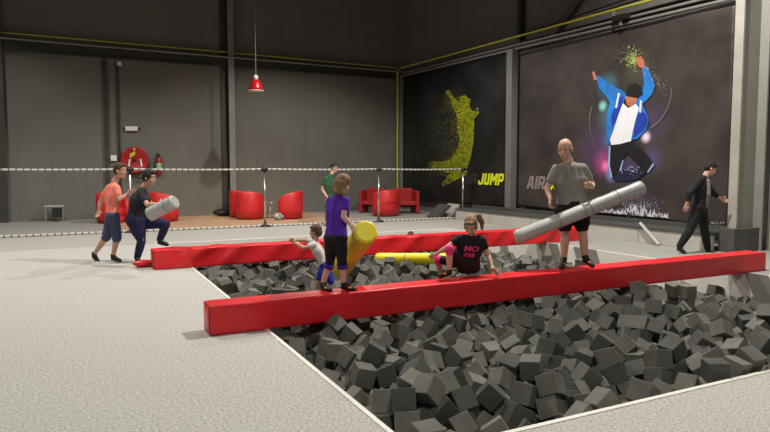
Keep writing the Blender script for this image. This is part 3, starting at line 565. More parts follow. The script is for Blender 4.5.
    3257,4018,-104,30,-13,87,3540,3609,-64,-3,61,-33,3823,5363,-74,22,84,-3,4309,3432,-210,-59,-78,5,4599,4466,-238,-13,-50,2,4650,5214,-235,54,-44,55,1015,3672,-138,-69,-18,65,
    1259,4120,-85,-4,56,-23,2039,6758,-88,32,-66,16,2221,4500,-44,-86,-20,24,3192,2732,-71,67,-12,39,3690,3498,-54,42,-11,-70,4240,4649,-121,-12,83,29,4666,4513,-181,9,4,73,
    998,3020,-134,-60,33,-62,1213,3064,-98,64,72,-20,1610,5640,-67,28,55,-45,2710,3977,-71,-56,-20,-77,3403,3338,-115,80,45,36,3840,3590,-62,60,4,71,4580,3249,-315,82,1,56,
    1133,2404,-42,83,-21,48,1019,3793,-134,86,-2,-4,1544,4515,-74,33,33,-79,1596,4337,-108,-79,35,-37,1556,2366,-118,-29,-10,-94,2077,2185,-96,-46,-54,-27,
    2045,3739,-95,58,3,-66,2294,2694,-116,-59,-51,-27,2985,2527,-71,-43,80,25,4362,2468,-262,-73,51,-31,4339,3733,-230,17,-39,-34,4668,5624,-223,-63,-63,-24,
    1385,4559,-67,16,21,-95,3117,4744,-22,25,47,33,3161,5527,-63,-71,3,-68,4371,3315,-230,-60,63,-14,1004,2170,-178,47,77,19,1269,1845,-114,-34,-5,-4,1254,2256,-106,53,15,81,
    1727,2900,-66,60,47,-57,1810,3238,-95,-32,-41,55,3032,3901,-76,-56,-51,53,4671,3608,-289,-67,25,-64,1080,5836,15,6,8,-65,1107,6948,-74,-2,-7,-9,1778,1670,-52,65,11,65,
    2434,4417,14,-22,14,78,2788,4049,-61,38,18,76,2031,6157,-61,74,-47,-46,3151,3513,-108,18,-86,45,3529,4037,-11,-62,-59,-31,3612,4694,-68,-48,-83,-9,3726,2117,-14,-47,-44,74,
    3826,5624,-59,6,65,-9,3927,2998,-49,9,24,-92,4481,4565,-168,15,94,23,1081,5733,-84,26,-59,39,2342,2908,-77,33,39,39,2386,2392,-101,-42,-69,-51,3437,3553,-93,43,-27,66,
    3828,3963,-72,47,-54,-54,3933,3987,-76,-6,68,7,1003,2706,-136,55,-67,-19,1081,5748,-9,-50,-48,58,1432,3359,-68,-7,97,20,1741,6220,-10,-46,60,40,1994,2813,-133,22,-33,-24,
    2536,3981,-137,-92,-3,3,2630,3808,-80,-5,50,-24,3471,4230,-36,74,-21,60,3471,5521,-63,30,-53,41,4080,4646,-150,-52,-32,-39,2084,2889,-127,-81,5,-54,3319,5999,-24,62,-64,33,
    3577,4840,-71,25,5,-14,3650,5105,-36,-43,-81,-24,4327,4351,-154,1,-45,63,4509,4056,-233,59,29,58,4672,4391,-264,46,3,-5,3545,2349,-114,10,-20,95,984,2532,-147,66,-26,-64,
    1129,5655,-65,-15,-8,-82,2085,5660,-69,-19,36,-6,2632,4266,-94,69,31,63,3089,3397,-116,-37,77,14,3126,3028,-75,49,76,-24,3371,3652,-64,35,-43,40,3520,1998,-119,54,66,-50,
    1435,6770,-178,24,40,80,4672,2667,-254,4,-70,70,1369,5617,-62,54,55,43,1495,3163,-138,79,-6,3,1553,6932,-188,-7,48,-23,2256,6700,-111,-56,-8,31,2401,4754,-9,-62,-18,74,
    2610,5776,-18,-2,51,-83,3839,6601,-126,4,96,23,4004,3923,-147,25,71,-56,4146,5283,-114,7,-29,10,4416,3621,-259,22,-70,62,4648,5215,-158,54,-45,54,1030,3915,-123,-38,-57,-41,
    1432,1782,-164,63,52,10,2391,1576,-78,8,75,7,2628,3991,-142,-19,-35,-77,2954,3594,-101,-65,-40,-25,1043,4627,-37,41,34,-56,1158,2299,-158,-16,66,-49,1524,3811,-35,-54,42,60,
    1680,3780,-75,-58,32,-57,1850,6019,-38,-39,57,63,1814,4858,-55,66,24,-39,1890,5709,-38,-50,34,-77,2180,6268,-82,-51,-18,-70,2585,3597,-52,5,-66,-32,2781,5692,-67,27,15,-63,
    3002,4873,-28,-54,1,1,3186,5984,-25,76,-30,35,3286,3586,-77,-60,54,-19,3075,5800,-70,-76,-41,41,4204,4629,-180,24,77,-42,4170,3906,-121,7,57,-13,4514,3088,-306,10,83,35,
    4672,3246,-276,-7,-66,7,1161,2932,-128,77,-20,-44,1135,2111,-87,75,-11,-38,1485,3529,-66,2,34,27,2103,6619,-120,-8,-82,16,2344,4412,-33,-41,-67,-54,4596,3433,-301,-39,-47,-50,
    1103,2409,-115,-39,-31,49,1812,4203,-65,41,-70,39,1979,3269,-65,-51,35,61,2060,4728,-54,79,58,0,2845,2136,-105,-80,36,40,3145,2565,-26,-36,55,26,1404,4082,-35,78,-12,59,
    1314,4608,-72,39,-14,-17,1597,3726,-78,-30,39,-7,2280,6295,-67,75,5,-64,2606,1767,-56,36,-25,83,2951,3504,-97,92,5,-28,3147,3193,-110,9,57,-10,3043,3474,-123,51,-55,-65,
    2998,4661,-47,-56,-51,35,3023,6922,-157,49,26,-43,3478,3699,-30,66,4,68,3411,5085,-12,-25,70,1,3665,5570,-79,39,71,20,4171,2714,-182,-53,-65,-46,4261,4489,-122,-38,-61,-12,
    1497,5623,-72,72,6,44,2149,6746,-99,-49,-52,-13,2300,5643,-77,-51,-51,28,2637,5525,-90,17,-62,-10,2933,4055,-91,2,16,91,3831,5198,-49,-28,-1,83,4364,3529,-243,-38,76,51,
    4660,4953,-254,-27,66,63,3479,2073,-138,33,-50,-21,1100,6732,-210,74,58,-22,1185,4050,-118,-37,65,22,1945,1688,-116,6,-97,9,1927,3663,-128,-32,-72,11,2379,4507,-23,-22,-56,-78,
    2733,2753,-55,0,23,87,2949,4258,-60,-30,46,20,3026,4784,-34,53,48,-45,3341,6508,-120,1,70,18,4538,2648,-326,50,-34,78,1780,1931,-61,10,25,77,1759,4919,-89,-50,21,37,
    2163,2906,-137,22,77,28,2468,2663,-68,40,74,-50,2524,3431,-70,28,60,1,2580,6938,-160,-19,59,32,3169,2375,-62,44,-28,70,3232,6411,-143,5,-67,-52,3453,6384,-80,-82,-21,-51,
    3539,1947,-59,-7,50,64,3626,2382,-51,-44,32,-38,3893,3746,-86,-41,15,79,3960,7094,-189,10,-44,5,4083,5044,-152,-21,-12,-9,4166,5023,-167,95,-7,25,1264,2745,-101,44,-56,-62,
    1131,3875,-116,38,61,-67,1535,4757,-130,-60,62,48,1881,3826,-31,39,58,70,2538,6128,-31,-82,-33,20,2952,2639,-38,-2,77,-11,2782,7094,-193,10,39,-4,2886,3360,-117,-37,-53,32,
    3245,3879,-77,-63,44,-20,3892,5257,-82,45,77,9,4156,2793,-203,39,18,88,4200,6311,-180,92,24,-23,4418,5187,-254,-5,-65,44,4655,5803,-254,-15,32,81,1038,4358,-95,-69,70,-1,
    1254,2644,-93,-1,60,11,1369,4483,-93,72,40,-21,1763,4541,-97,-12,82,20,2067,3007,-116,60,-11,-68,2320,2510,-106,-45,53,-69,2677,3890,-89,-44,-46,-65,2999,2320,-142,66,-57,-7,
    3377,2987,-89,58,-60,-49,3504,5980,-32,-17,97,-3,3628,2647,-94,26,75,-59,1177,3467,-49,-79,42,-8,1071,5372,-69,-63,8,70,1285,4014,-104,73,0,66,1727,2170,-63,-20,54,-56,
    1833,3060,-86,34,-63,-67,1767,4756,-78,-33,-33,51,1701,5435,-68,-21,-66,-69,2301,5720,-52,-56,-9,-38,2159,6101,-144,-25,44,75,2240,3026,-107,95,-9,22,2405,4979,-47,-41,3,76,
    2768,4970,-30,-12,-91,-4,2998,6255,-129,-93,4,30,3235,6532,-138,74,-43,47,3421,6513,-90,10,-65,-74,3873,2738,-139,-7,72,-38,1097,6868,-205,29,-33,63,1230,5643,-90,38,33,11,
    1524,2828,-170,9,81,-13,1614,3631,-83,-26,-14,-63,1468,5079,-116,-85,-19,-18,2059,4052,-15,69,58,-37,2324,6099,-53,-1,25,63,2324,4669,-44,34,67,3,3432,2193,-147,-30,25,-87,
    3437,2400,-88,35,-38,-10,3481,5850,-49,3,-21,-15,3606,3694,-38,31,52,-78,4008,7090,-143,-63,-31,-31,3985,5126,-95,51,-79,30,4668,5873,-219,-20,-61,30,4064,2859,-205,-6,-72,19,
    1137,3363,-71,84,4,52,1019,3509,-109,88,7,15,1101,6954,-154,-6,-3,70,1173,2692,-131,63,-14,-15,1532,2996,-96,76,-15,-10,1839,3614,-166,69,45,-40,2140,3062,-99,-64,56,44,
    2084,3175,-74,-54,61,22,1996,5545,-95,87,-11,-46,4111,3620,-145,-27,-89,6,4438,4088,-226,-34,-66,17,4671,5609,-314,-63,65,31,1051,5011,-58,18,69,9,1553,4987,-108,92,-5,33,
    1848,3684,-135,-76,-4,60,1831,4586,-100,82,-38,22,2156,5866,-75,31,-52,-10,2424,4687,-47,-40,-35,-51,2421,5985,-43,-77,-29,-34,2411,5266,-81,38,-20,5,2686,1861,-48,-32,40,63,
    2891,2054,-83,-38,8,86,2970,3981,-91,20,64,-31,3496,3946,-50,28,-88,18,3678,4897,-56,-31,70,53,3546,5085,-34,22,54,78,4100,3535,-199,71,-60,-33,4290,4580,-167,29,64,-36,
    4324,5744,-189,-19,-53,82,1365,2201,-69,15,46,-14,1225,2460,-24,2,-63,73,1752,1575,-91,-66,6,-73,1907,6363,-106,37,51,11,2176,2776,-113,6,79,-4,2274,5831,-64,-5,61,63,
    2381,3900,-96,62,7,-48,2565,6015,-48,-3,-83,-50,3050,4123,-92,52,-79,-1,3301,2146,-152,-56,74,22,3365,2583,-89,22,45,-22,3998,3734,-111,-23,79,-26,4085,2738,-199,44,36,-30,
    4457,6204,-280,-24,-29,92,4585,6810,-365,-72,34,-51,4676,3338,-252,52,47,52,4674,6863,-326,99,0,-3,966,1860,-152,-54,54,45,1023,2234,-120,28,32,88,1042,4700,-100,55,50,-44,
    1148,3226,-109,71,10,-60,1845,4667,-59,-75,25,-59,2015,2622,-137,11,-36,-9,1913,5551,-118,-26,9,60,2329,2594,-139,42,27,-81,2267,2792,-97,45,9,-3,3836,2565,-114,-12,-59,-64,
    1087,6190,-125,31,60,18,1221,4373,-91,-52,-12,27,1317,5712,-85,23,78,-39,2017,2345,-114,26,90,10,2054,6090,-114,34,24,-85,1786,7095,-236,-2,8,99,2046,5363,-65,78,1,-61,
    2224,5927,-65,36,-47,-21,2287,6191,-81,81,55,-17,2348,6723,-114,94,28,8,2987,3339,-129,-7,39,32,3001,5042,-20,60,33,42,3070,7090,-138,59,-39,57,3026,1663,-78,-6,-18,-88,
    3295,6956,-147,-40,62,32,3597,4509,-91,40,45,-32,3845,4045,-54,-10,-59,-79,3841,5603,-59,8,65,-10,3816,5910,-76,35,-40,77,4353,4088,-185,65,0,72,4667,5695,-265,62,-15,-69,
    1404,6968,-164,-82,-15,12,1689,3688,-93,-56,62,44,2069,2272,-71,-48,-85,12,2551,5682,-68,-59,-59,52,2564,2272,-106,-51,-80,-12,3221,5433,-73,-37,-3,92,
    3197,5918,-83,-37,-12,-8,3526,4658,-96,82,-25,37,3692,2196,-48,-88,24,-26,3477,4980,-71,-68,-19,61,3833,6292,-104,-29,-20,-87,4439,5998,-238,-45,-71,-28,
    4419,6290,-267,-78,-18,57,4676,3758,-323,63,30,63,4672,6153,-267,-27,31,67,1456,3992,-89,-58,-32,-67,1073,5419,-98,-12,62,30,1324,4918,-124,-45,-71,-49,
    1767,2349,-169,40,77,-47,2189,1649,-144,70,38,-28,2943,3687,-132,-49,-21,81,3074,6340,-133,48,14,64,3272,4526,-64,-50,38,56,3318,6929,-221,-39,63,30,3534,4462,-110,40,-36,76,
    4229,3112,-233,-1,-20,94,1096,6538,-205,19,57,40,1321,5923,-94,38,-25,-78,1445,6666,-217,19,-46,-45,1576,5523,-72,-31,57,63,1627,1917,-94,3,-92,-23,1823,2805,-56,-42,-82,29,
    1797,6567,-143,35,-60,5,1803,2660,-122,-35,28,16,1958,6573,-125,-39,76,41,2187,5677,-79,-17,49,-8,2177,4050,-53,-59,-45,-38,1964,4906,-24,82,49,22,2571,4088,-144,31,-25,48,
    2509,4451,-40,-67,7,-62,2598,5897,-37,89,5,4,2692,2855,-51,-57,57,15,2876,5717,-64,25,-81,-42,3069,2495,-87,-80,-51,27,3462,3414,-95,-28,-57,20,3459,5619,-72,31,-28,61,
    3778,6520,-159,6,-38,31,4013,3091,-89,-3,-23,-6,4119,4457,-144,37,88,23,4024,5212,-90,52,8,-60,4271,6041,-227,-57,-44,-55,4530,7022,-383,-11,7,46,4643,4629,-224,3,7,-98,
    1102,3973,-135,-17,-19,21,1131,5002,-44,13,66,2,1445,6012,-55,92,-16,-32,1413,6858,-171,19,-8,-34,1861,4085,-68,85,23,-34,1851,4434,-102,24,70,-54,1844,5873,-76,35,-54,68,
    1955,5351,-113,-24,81,34,2032,5269,-79,58,64,20,2836,4160,-74,-59,12,-74,2968,5497,-72,-29,-81,-16,3167,4304,-90,-66,40,10,3786,3134,-75,-1,-2,64,4258,7093,-327,68,63,14,
    4498,6288,-255,15,55,33,4669,6090,-304,27,58,22,1550,1571,-121,2,-31,-1,1779,4470,-148,43,14,-87,2106,3784,-118,15,-75,-53,2646,2617,-107,-57,-14,4,2847,2366,-158,-18,73,-34,
    2987,1841,-132,-74,-56,12,1032,4055,-125,77,-12,-60,1318,5011,-119,15,56,-80,1793,4005,-66,-48,77,-29,2117,1928,-81,35,-90,19,2753,2241,-152,66,-40,42,
    2692,6867,-219,60,23,75,3054,6900,-225,-69,64,-31,3318,7093,-249,-76,-14,-18,4082,4547,-186,-76,35,-8,4657,2790,-307,75,23,20,4654,2941,-298,-86,-43,-20,
    1090,2189,-131,28,-5,45,1216,2396,-98,-19,-3,-97,1113,4553,-40,-26,56,-52,1217,5310,-79,-71,-49,-47,1349,6133,-102,-27,-9,-91,1695,2231,-131,15,-85,49,
    2077,3516,-62,-11,29,61,1829,4306,-76,-2,-30,92,2320,1862,-122,12,-53,52,2739,4281,-91,-25,-6,65,3086,4375,-61,-74,0,-10,3230,7095,-214,-64,-34,-41,3387,3712,-2,-66,-46,-36,
    3290,3820,-119,-42,-82,19,3256,4716,-79,38,-79,43,3393,2295,-127,-3,25,37,3652,4593,-78,-12,33,-72,3543,4145,-3,-20,58,12,3813,6057,-28,-46,47,9,4323,3228,-257,-86,-39,-27,
    4587,3336,-340,18,16,96,4675,3525,-313,90,0,-1,1221,4739,-103,-54,8,68,1490,3909,-46,-25,78,-1,2232,3732,-80,31,46,46,2328,5889,-38,-34,86,-22,2674,2152,-131,-83,6,16,
    2603,6844,-212,-35,70,-18,2690,5273,-79,-82,33,1,3072,4971,-20,67,-45,-9,3549,6304,-72,-10,47,53,3758,5680,-49,-16,37,53,4059,6996,-196,57,-55,-60,4268,5240,-212,82,-51,21,
    4676,3260,-196,70,-70,7,4663,7066,-273,8,-65,14,1501,1659,-169,-86,11,-48,2307,2381,-135,-21,50,-35,3336,3280,-148,-5,-93,-33,1005,2778,-165,-34,-9,69,
    1018,3134,-131,8,-70,27,1050,4484,-75,-34,-92,-13,1146,4323,-100,56,74,-15,1241,2031,-20,-15,-29,12,1375,3924,-101,-12,-67,11,1375,5798,-61,3,-59,-27,1546,2022,-123,-33,82,36,
    1943,4443,-103,58,-28,55,1957,6193,-109,5,-80,55,2271,3423,-70,-76,17,-61,2511,5863,-53,71,-68,-11,2823,5623,-99,67,-20,-51,3792,3674,-93,49,-60,-3,4208,2355,-188,60,4,75,
    4317,4947,-263,-80,-38,45,4345,6000,-251,-59,79,-9,4667,5243,-313,44,55,-43,1043,4857,-85,26,-65,-26,1350,3301,-75,30,44,-64,1478,2749,-170,-1,-7,63,1635,5477,-69,5,85,-1,
    1647,4621,-73,3,-75,-17,2072,4272,-102,54,77,2,1940,5052,-95,-58,65,-47,2112,6195,-102,-28,-52,-73,2530,5776,-72,-56,39,-47,2660,5747,-76,83,-48,24,2892,6198,-133,83,34,41,
    3119,7001,-185,-7,-35,9,3140,4694,-77,21,41,-87,3193,4398,-73,36,90,-3,3318,5940,-70,-70,64,23,3338,2369,-109,22,27,-92,3375,5160,-59,-44,-9,-81,3535,6221,-100,-21,-30,29,
    3611,3552,-60,62,20,-51,3990,3186,-138,-47,70,9,4454,3267,-324,-67,-13,-21,4439,4325,-251,52,30,-70,4264,5055,-227,16,-94,-25,4447,4498,-207,17,64,-4,1349,6029,-97,0,87,15,
    1217,6999,-204,-15,-40,-88,1426,5327,-81,81,-40,-40,1961,4576,-91,-90,9,-5,2337,5355,-72,-1,42,90,2468,3880,-152,73,-52,-31,2494,7095,-144,65,-29,19,2863,4672,-57,-26,-4,49,
    3051,2974,-81,-78,0,25,2986,5143,-42,-55,-25,-27,3432,3192,-90,29,20,-84,3684,2322,-72,28,-54,11,3848,5012,-96,83,25,-2,3931,3498,-142,78,45,-9,4268,4120,-185,-14,37,79,
    4465,7092,-407,-68,11,-3,4577,6217,-307,10,-48,23,4675,3146,-328,-38,-57,40,4667,6619,-347,-8,-8,-67,1527,2916,-169,58,56,41,1473,4582,-130,59,-65,-6,1682,1865,-178,36,25,-78,
    1689,5079,-156,97,8,16,2110,1915,-159,1,-20,-97,3536,2805,-99,16,-75,8,1045,4602,-132,-34,-44,-65,1060,5161,-102,54,-45,-39,1073,5834,-64,-48,52,-41,1095,6354,-175,43,-2,18,
    1963,2914,-154,-48,-86,-10,1824,3775,-106,-28,-44,57,2569,2131,-143,-83,29,-33,2842,3287,-155,-91,2,-35,3672,5652,-81,43,72,13,4010,4968,-200,-11,-93,29,
    1381,7037,-187,47,-24,65,1372,6738,-208,45,17,-32,1452,5247,-92,52,7,84,1694,5659,-46,-60,-42,-58,1751,5815,-44,51,-63,34,1821,6446,-112,-49,-5,19,1934,3789,-100,-77,33,43,
    2057,3286,-68,40,43,-47,2231,5591,-112,-44,6,75,2293,6609,-147,-45,14,44,2371,4015,-87,45,20,-52,2208,4637,-25,-5,71,50,2650,5445,-114,-43,24,35,2774,3270,-115,-39,28,29,
    3602,2229,-65,-63,16,-39,3768,3497,-97,-57,58,57,3563,4934,-106,17,-56,69,3752,5506,-85,-3,-82,6,3900,2392,-116,38,-8,-61,3704,2717,-93,0,-26,-82,3985,7004,-238,59,-63,48,
    4007,5051,-149,-32,-9,-11,4040,6916,-217,-80,-42,-39,4026,2335,-130,17,38,80,4287,3036,-246,67,14,58,4013,6193,-156,13,-15,38,4288,3537,-285,7,-71,49,4287,6317,-246,-14,-70,-54,
    4661,5337,-315,-65,47,-43,4663,3913,-367,53,-4,-84,4664,7044,-356,57,-13,-10,4587,7086,-354,27,94,3,1093,3031,-151,-24,57,72,1557,6161,-83,72,53,39,2115,2484,-149,70,63,31,
    1989,5177,-86,19,-50,-52,2236,5311,-78,-35,-42,34,2557,3063,-121,-46,-7,45,2618,3716,-88,-47,-50,43,2633,7093,-153,-7,58,-10,3202,3275,-133,57,-68,20,2904,5427,-92,13,-18,94,
    2950,6906,-230,23,-62,47,2874,1588,-64,24,67,-34,3399,1863,-73,-68,-58,-4,4036,3330,-183,48,-29,-37,4119,2405,-178,-54,-14,-73,4105,6154,-203,72,-61,1,
    4353,6640,-360,-22,-48,26,4350,6822,-370,-32,74,-1,4286,5353,-207,14,-38,-27,1178,3048,-184,-15,32,-92,3087,2262,-149,-16,-95,-19,3206,2060,-159,29,-58,60,
    4569,2974,-343,7,68,-41,4636,3666,-338,67,56,-44,1079,5931,-97,-77,60,8,1082,2511,-159,-58,-3,9,1305,6077,-158,-94,-5,28,1485,4088,-103,-29,85,-41,1446,3624,-111,38,-20,87,
    1629,3949,-93,-52,-25,80,1733,3931,-73,-49,-15,-69,1936,5765,-85,-53,8,-78,1976,5446,-120,45,24,-49,2222,6629,-180,88,-19,24,2782,4739,-63,-70,25,64,2862,4803,-62,41,56,-57,
    2952,5959,-89,12,4,98,3101,2621,-83,10,-38,45,3129,2460,-122,25,15,92,3806,2384,-110,-27,59,72,4245,2457,-241,44,-19,-68,4587,5190,-345,-16,-52,57,4639,5753,-311,71,32,59,
    4566,5965,-290,-65,24,-36,1071,5280,-116,25,-63,35,1078,5925,-17,8,-60,-78,1200,6775,-207,-83,-53,11,1193,6927,-232,7,-86,-33,1471,5415,-72,-65,52,-25,
    1394,5881,-63,38,-25,-79,1424,4915,-121,-78,52,2,1574,5235,-111,48,74,44,1867,6310,-142,-88,21,-23,1830,5021,-93,74,40,-29,2038,3938,-23,49,75,42,2192,4439,-101,4,48,-43,
    2485,5618,-83,47,82,-9,2296,6373,-162,26,-19,-51,3025,3065,-89,-5,11,94,3239,4869,-51,32,51,-4,3492,3296,-90,-8,75,-43,3759,6262,-132,24,-45,84,3883,3139,-151,-11,41,85,
    3687,4995,-58,14,-68,59,3952,3900,-192,-51,-33,-24,3913,5674,-58,-18,65,8,3978,6607,-222,2,-17,59,4287,6135,-247,38,-29,-80,4584,2719,-325,-43,-48,24,4480,2727,-298,-33,-5,-85,
    4523,5816,-290,1,97,0,1048,4912,-30,25,-28,64,1103,3740,-127,-77,-28,51,1438,5551,-73,46,-75,19,1467,4390,-109,5,-92,-11,1655,5757,1,-46,-43,-39,2652,5643,-89,-66,37,24,
    2446,5732,-84,-2,-89,37,2344,6514,-113,18,-2,-97,2735,5521,-118,18,29,-92,2870,6104,-140,-37,30,40,2917,4893,-54,63,41,54,3175,3610,-96,34,-7,93,3569,3829,-37,-11,-47,31,
    3421,3886,-121,28,-49,78,3576,5848,-75,40,20,-69,3531,6437,-93,-26,-33,-51,3603,5032,-99,-43,47,-4,3660,5795,-58,21,66,-68,3910,5131,-112,-14,44,-49,4431,5096,-291,-72,6,-47,
    1053,3254,-153,-36,58,-70,1498,1971,-192,66,-39,20,1768,3265,-166,77,10,-9,2196,2669,-169,-49,-43,-33,2128,4359,-102,83,-13,52,2432,2363,-157,-29,11,93,
    3021,5800,-144,12,88,-40,1095,1955,-73,50,61,56,1166,2003,-72,21,-59,13,1030,2074,-170,76,42,44,1314,3020,-115,-53,40,0,1428,2575,-144,42,17,87,1545,5445,-75,-52,-33,-37,
    1664,6117,-109,50,6,-85,1566,4895,-143,-42,-32,61,1752,6182,-78,58,28,-67,1867,1905,-114,77,40,7,2043,6001,-145,20,71,29,2606,2973,-114,-4,-57,-76,2906,5653,-120,-6,-20,-91,
    2957,2044,-132,43,30,84,3437,5771,-80,-38,-17,89,3640,4030,-51,96,13,19,3772,5381,-77,-27,-42,52,3839,6003,-94,27,-10,-95,4224,3448,-255,52,68,27,4661,5138,-313,49,22,15,
    1251,3269,-110,14,-3,91,1266,2553,-60,-85,49,-4,1411,3847,-81,-23,-78,-54,1265,5094,-85,-8,82,39,1317,5140,-121,-5,-31,-83,1327,5533,-103,-7,-54,-9,1303,1580,-125,-18,-24,-5,
    1380,5218,-119,91,-5,16,2029,4376,-119,86,12,43,2125,5758,-84,-35,54,74,2115,6706,-153,44,74,36,1918,4832,-60,-30,-65,-59,2131,6560,-167,-14,78,56,2179,2389,-101,4,-48,-77,
    2602,2868,-84,37,-14,-47,2592,3223,-78,93,-11,-29,2605,4488,-43,-51,-74,-27,2551,7094,-199,-5,-33,6,2744,6083,-70,22,-52,-52,2934,4721,-64,-9,4,49,2815,5166,-83,28,58,-7,
    3068,6097,-118,-51,30,-14,2968,6198,-185,-72,38,-55,2887,5126,-65,70,41,-40,3180,4568,-87,-55,67,19,3224,3503,-155,-56,-19,79,3309,5001,-48,-14,57,37,3336,5570,-88,39,-70,48,
    3768,4567,-73,-14,59,64,3792,5130,-80,42,59,-15,3968,5323,-107,79,28,49,3966,6416,-165,20,-11,61,4024,2552,-150,3,-35,92,4185,5727,-175,-72,15,-39,4204,3802,-172,53,28,-30,
    4212,4151,-213,-33,-3,88,4156,6261,-224,49,-24,-73,4357,7086,-396,2,-44,-70,4315,4832,-255,-16,-30,52,4591,3162,-317,-11,74,-4,4373,5331,-255,30,34,-9,
    4664,5915,-306,4,-86,-48,4520,6039,-271,39,64,-21,4676,6704,-387,-18,-18,-68,4667,6831,-397,-7,-2,-62,4672,6943,-349,1,-98,12,1563,4621,-114,17,-6,-33,
    2039,6585,-189,62,-71,15,2309,3095,-118,5,-53,69,2302,5050,-88,-75,57,24,2486,3170,-75,62,70,30,2976,6661,-205,20,67,-67,3716,6095,-122,22,-48,-37,3881,5761,-72,-71,0,-68,
    4231,4232,-172,5,44,83,4246,5663,-202,47,26,22,4363,3602,-323,15,-7,78,4484,4405,-259,39,30,47,4390,4572,-218,-46,63,34,4580,6909,-394,33,-7,93,2495,2276,-187,-39,88,-20,
    1111,5643,-100,22,60,-46,1302,2341,-139,-66,-22,66,1996,1802,-176,3,57,68,2166,3873,-108,-18,50,13,2367,3788,-131,-67,45,-41,3852,3555,-133,-31,-71,7,3934,3989,-154,-11,68,12,
    4343,5021,-304,-14,-46,-65,1108,3453,-104,66,44,9,1094,6152,-195,90,0,-7,1118,4458,-128,85,-27,-21,1134,4609,-104,18,-81,6,1230,4635,-103,11,0,-94,1358,7005,-258,33,40,-58,
    1685,2091,-108,-51,-41,-58,1726,6392,-172,56,-70,39,1792,6478,-181,-53,-1,79,1923,3176,-115,48,30,-80,1801,3444,-148,48,-42,74,1766,5062,-118,-12,-81,-8,
    1738,5728,-56,26,67,-68,1932,1780,-125,5,-30,-25,1809,2498,-146,-28,69,-55,1885,7097,-261,89,-5,-43,2121,2619,-144,-86,1,35,2068,3672,-140,-53,32,-70,2139,4976,-112,-8,58,62,
    2348,4099,-109,3,93,-25,2276,4587,-72,-21,94,7,2405,6085,-78,14,-7,56,2545,4230,-141,8,-88,-39,2360,4285,-85,-41,-54,-71,2427,4597,-39,-59,-11,-5,2734,2562,-122,77,-50,-19,
    2690,4109,-93,-9,82,-28,2578,4413,-97,36,-21,76,2579,5465,-157,-36,26,38,2817,2611,-124,82,-48,4,2681,4372,-73,-55,-4,-82,2731,6182,-98,52,-62,48,2886,6673,-232,-17,95,7,
    3124,4055,-107,69,-7,-43,3071,1808,-91,23,95,7,3131,3957,-141,62,-12,-57,3267,4290,-105,56,-73,-24,3325,4781,-112,24,-64,-70,3411,3990,-102,41,-64,47,3446,4242,-109,75,-11,63,
    3447,5524,-106,-8,-66,9,3652,4811,-109,16,-39,88,3641,5608,-135,63,64,-42,3652,2567,-145,-54,-24,-35,3742,2619,-167,84,32,-32,3754,2784,-104,83,51,4,3871,6464,-185,-96,17,16,
    3936,6234,-104,-57,35,-32,4173,2893,-226,17,-81,-2,4200,4978,-242,56,-3,30,4241,6940,-365,-25,-91,-25,1102,6807,-252,28,-71,-34,1116,7087,-204,94,-5,19,
    1258,4095,-165,-1,-69,36,1375,4397,-126,-81,-8,-34,1395,5698,-49,0,34,4,1433,6136,-63,-24,-43,2,1564,6535,-181,76,-27,42,1583,5711,-51,46,86,18,1652,6022,-99,-76,38,-39,
    1664,6324,-140,19,73,45,1768,3830,-44,-91,-19,-12,1957,6282,-112,28,56,-2,2300,5949,-85,-67,57,44,2421,2490,-106,54,11,71,2252,3932,-111,45,12,-38,2301,5234,-65,8,-65,-42,
    2559,2691,-75,22,32,10,2510,4319,-97,9,-43,-38,2494,6461,-167,45,-42,77,3048,6563,-221,21,38,64,3015,6405,-180,88,-18,3,3286,2925,-111,63,-22,63,3282,5194,-76,-71,-29,29,
    3346,5672,-71,-5,-84,39,3643,2421,-129,81,21,-45,3829,4874,-141,-29,41,-85,3880,5325,-82,39,-24,-85,3730,6014,-60,-49,-63,-26,3936,4080,-95,-38,-48,-61,
    4004,4406,-169,-11,-5,-98,4102,4044,-181,-21,34,65,4151,4284,-178,-87,-33,19,4252,4751,-248,-20,-49,48,4177,7000,-342,46,8,-27,4328,4300,-217,21,47,25,
    4429,5839,-281,-52,-61,-54,4594,6750,-416,54,-9,63,4664,4550,-259,-4,-68,-72,1741,4254,-111,-24,-65,-71,1703,6588,-206,14,-19,72,1773,5615,-82,18,-89,34,
    1921,5644,-127,-92,3,35,2048,5817,-144,23,33,76,2274,4395,-82,74,51,-19,2216,5130,-101,57,51,58,2247,4164,-75,74,36,-13,3402,6261,-108,-31,89,5,3711,4113,-57,-49,-14,-45,
    3652,7088,-203,45,-44,28,4365,3140,-297,40,-3,-86,4296,3339,-251,12,-48,-73,4264,2688,-207,0,-69,71,1045,2294,-196,-36,26,10,1054,3365,-203,-64,55,-37,
    1265,2392,-198,-42,26,-13,2211,3871,-172,46,45,-27,3551,2143,-154,49,56,-38,1063,2391,-195,15,-79,57,1039,4515,-150,76,2,5,1089,5738,-176,-61,33,-62,1101,6959,-232,68,-5,4,
    1324,2456,-175,-22,-75,57,1645,2735,-149,94,-8,28,2252,2864,-144,57,66,-39,2360,4543,-102,-59,-31,27,2517,2182,-171,-36,-3,-44,2702,2431,-173,-8,-68,-59,
    2669,3283,-176,-9,10,36,2630,3925,-183,-40,1,8,2722,3981,-148,-39,49,34,2732,6845,-284,59,77,-5,3055,4007,-104,53,37,-73,2988,4286,-128,29,-70,49,3102,6875,-281,-63,-53,51,
    3740,5416,-123,-21,61,60,3999,6828,-328,-23,-27,88,4087,2975,-258,-55,46,-49,4510,2596,-373,-57,-7,74,4650,5689,-360,41,27,9,961,1576,-74,6,69,5,1062,5003,-146,-22,75,-50,
    1087,6246,-192,-36,-66,21,1284,6163,-175,-29,48,69,1364,4016,-118,49,-50,42,1458,3749,-96,64,18,-73,1525,5533,-85,-18,-60,-75,1604,7092,-252,49,-7,-85,
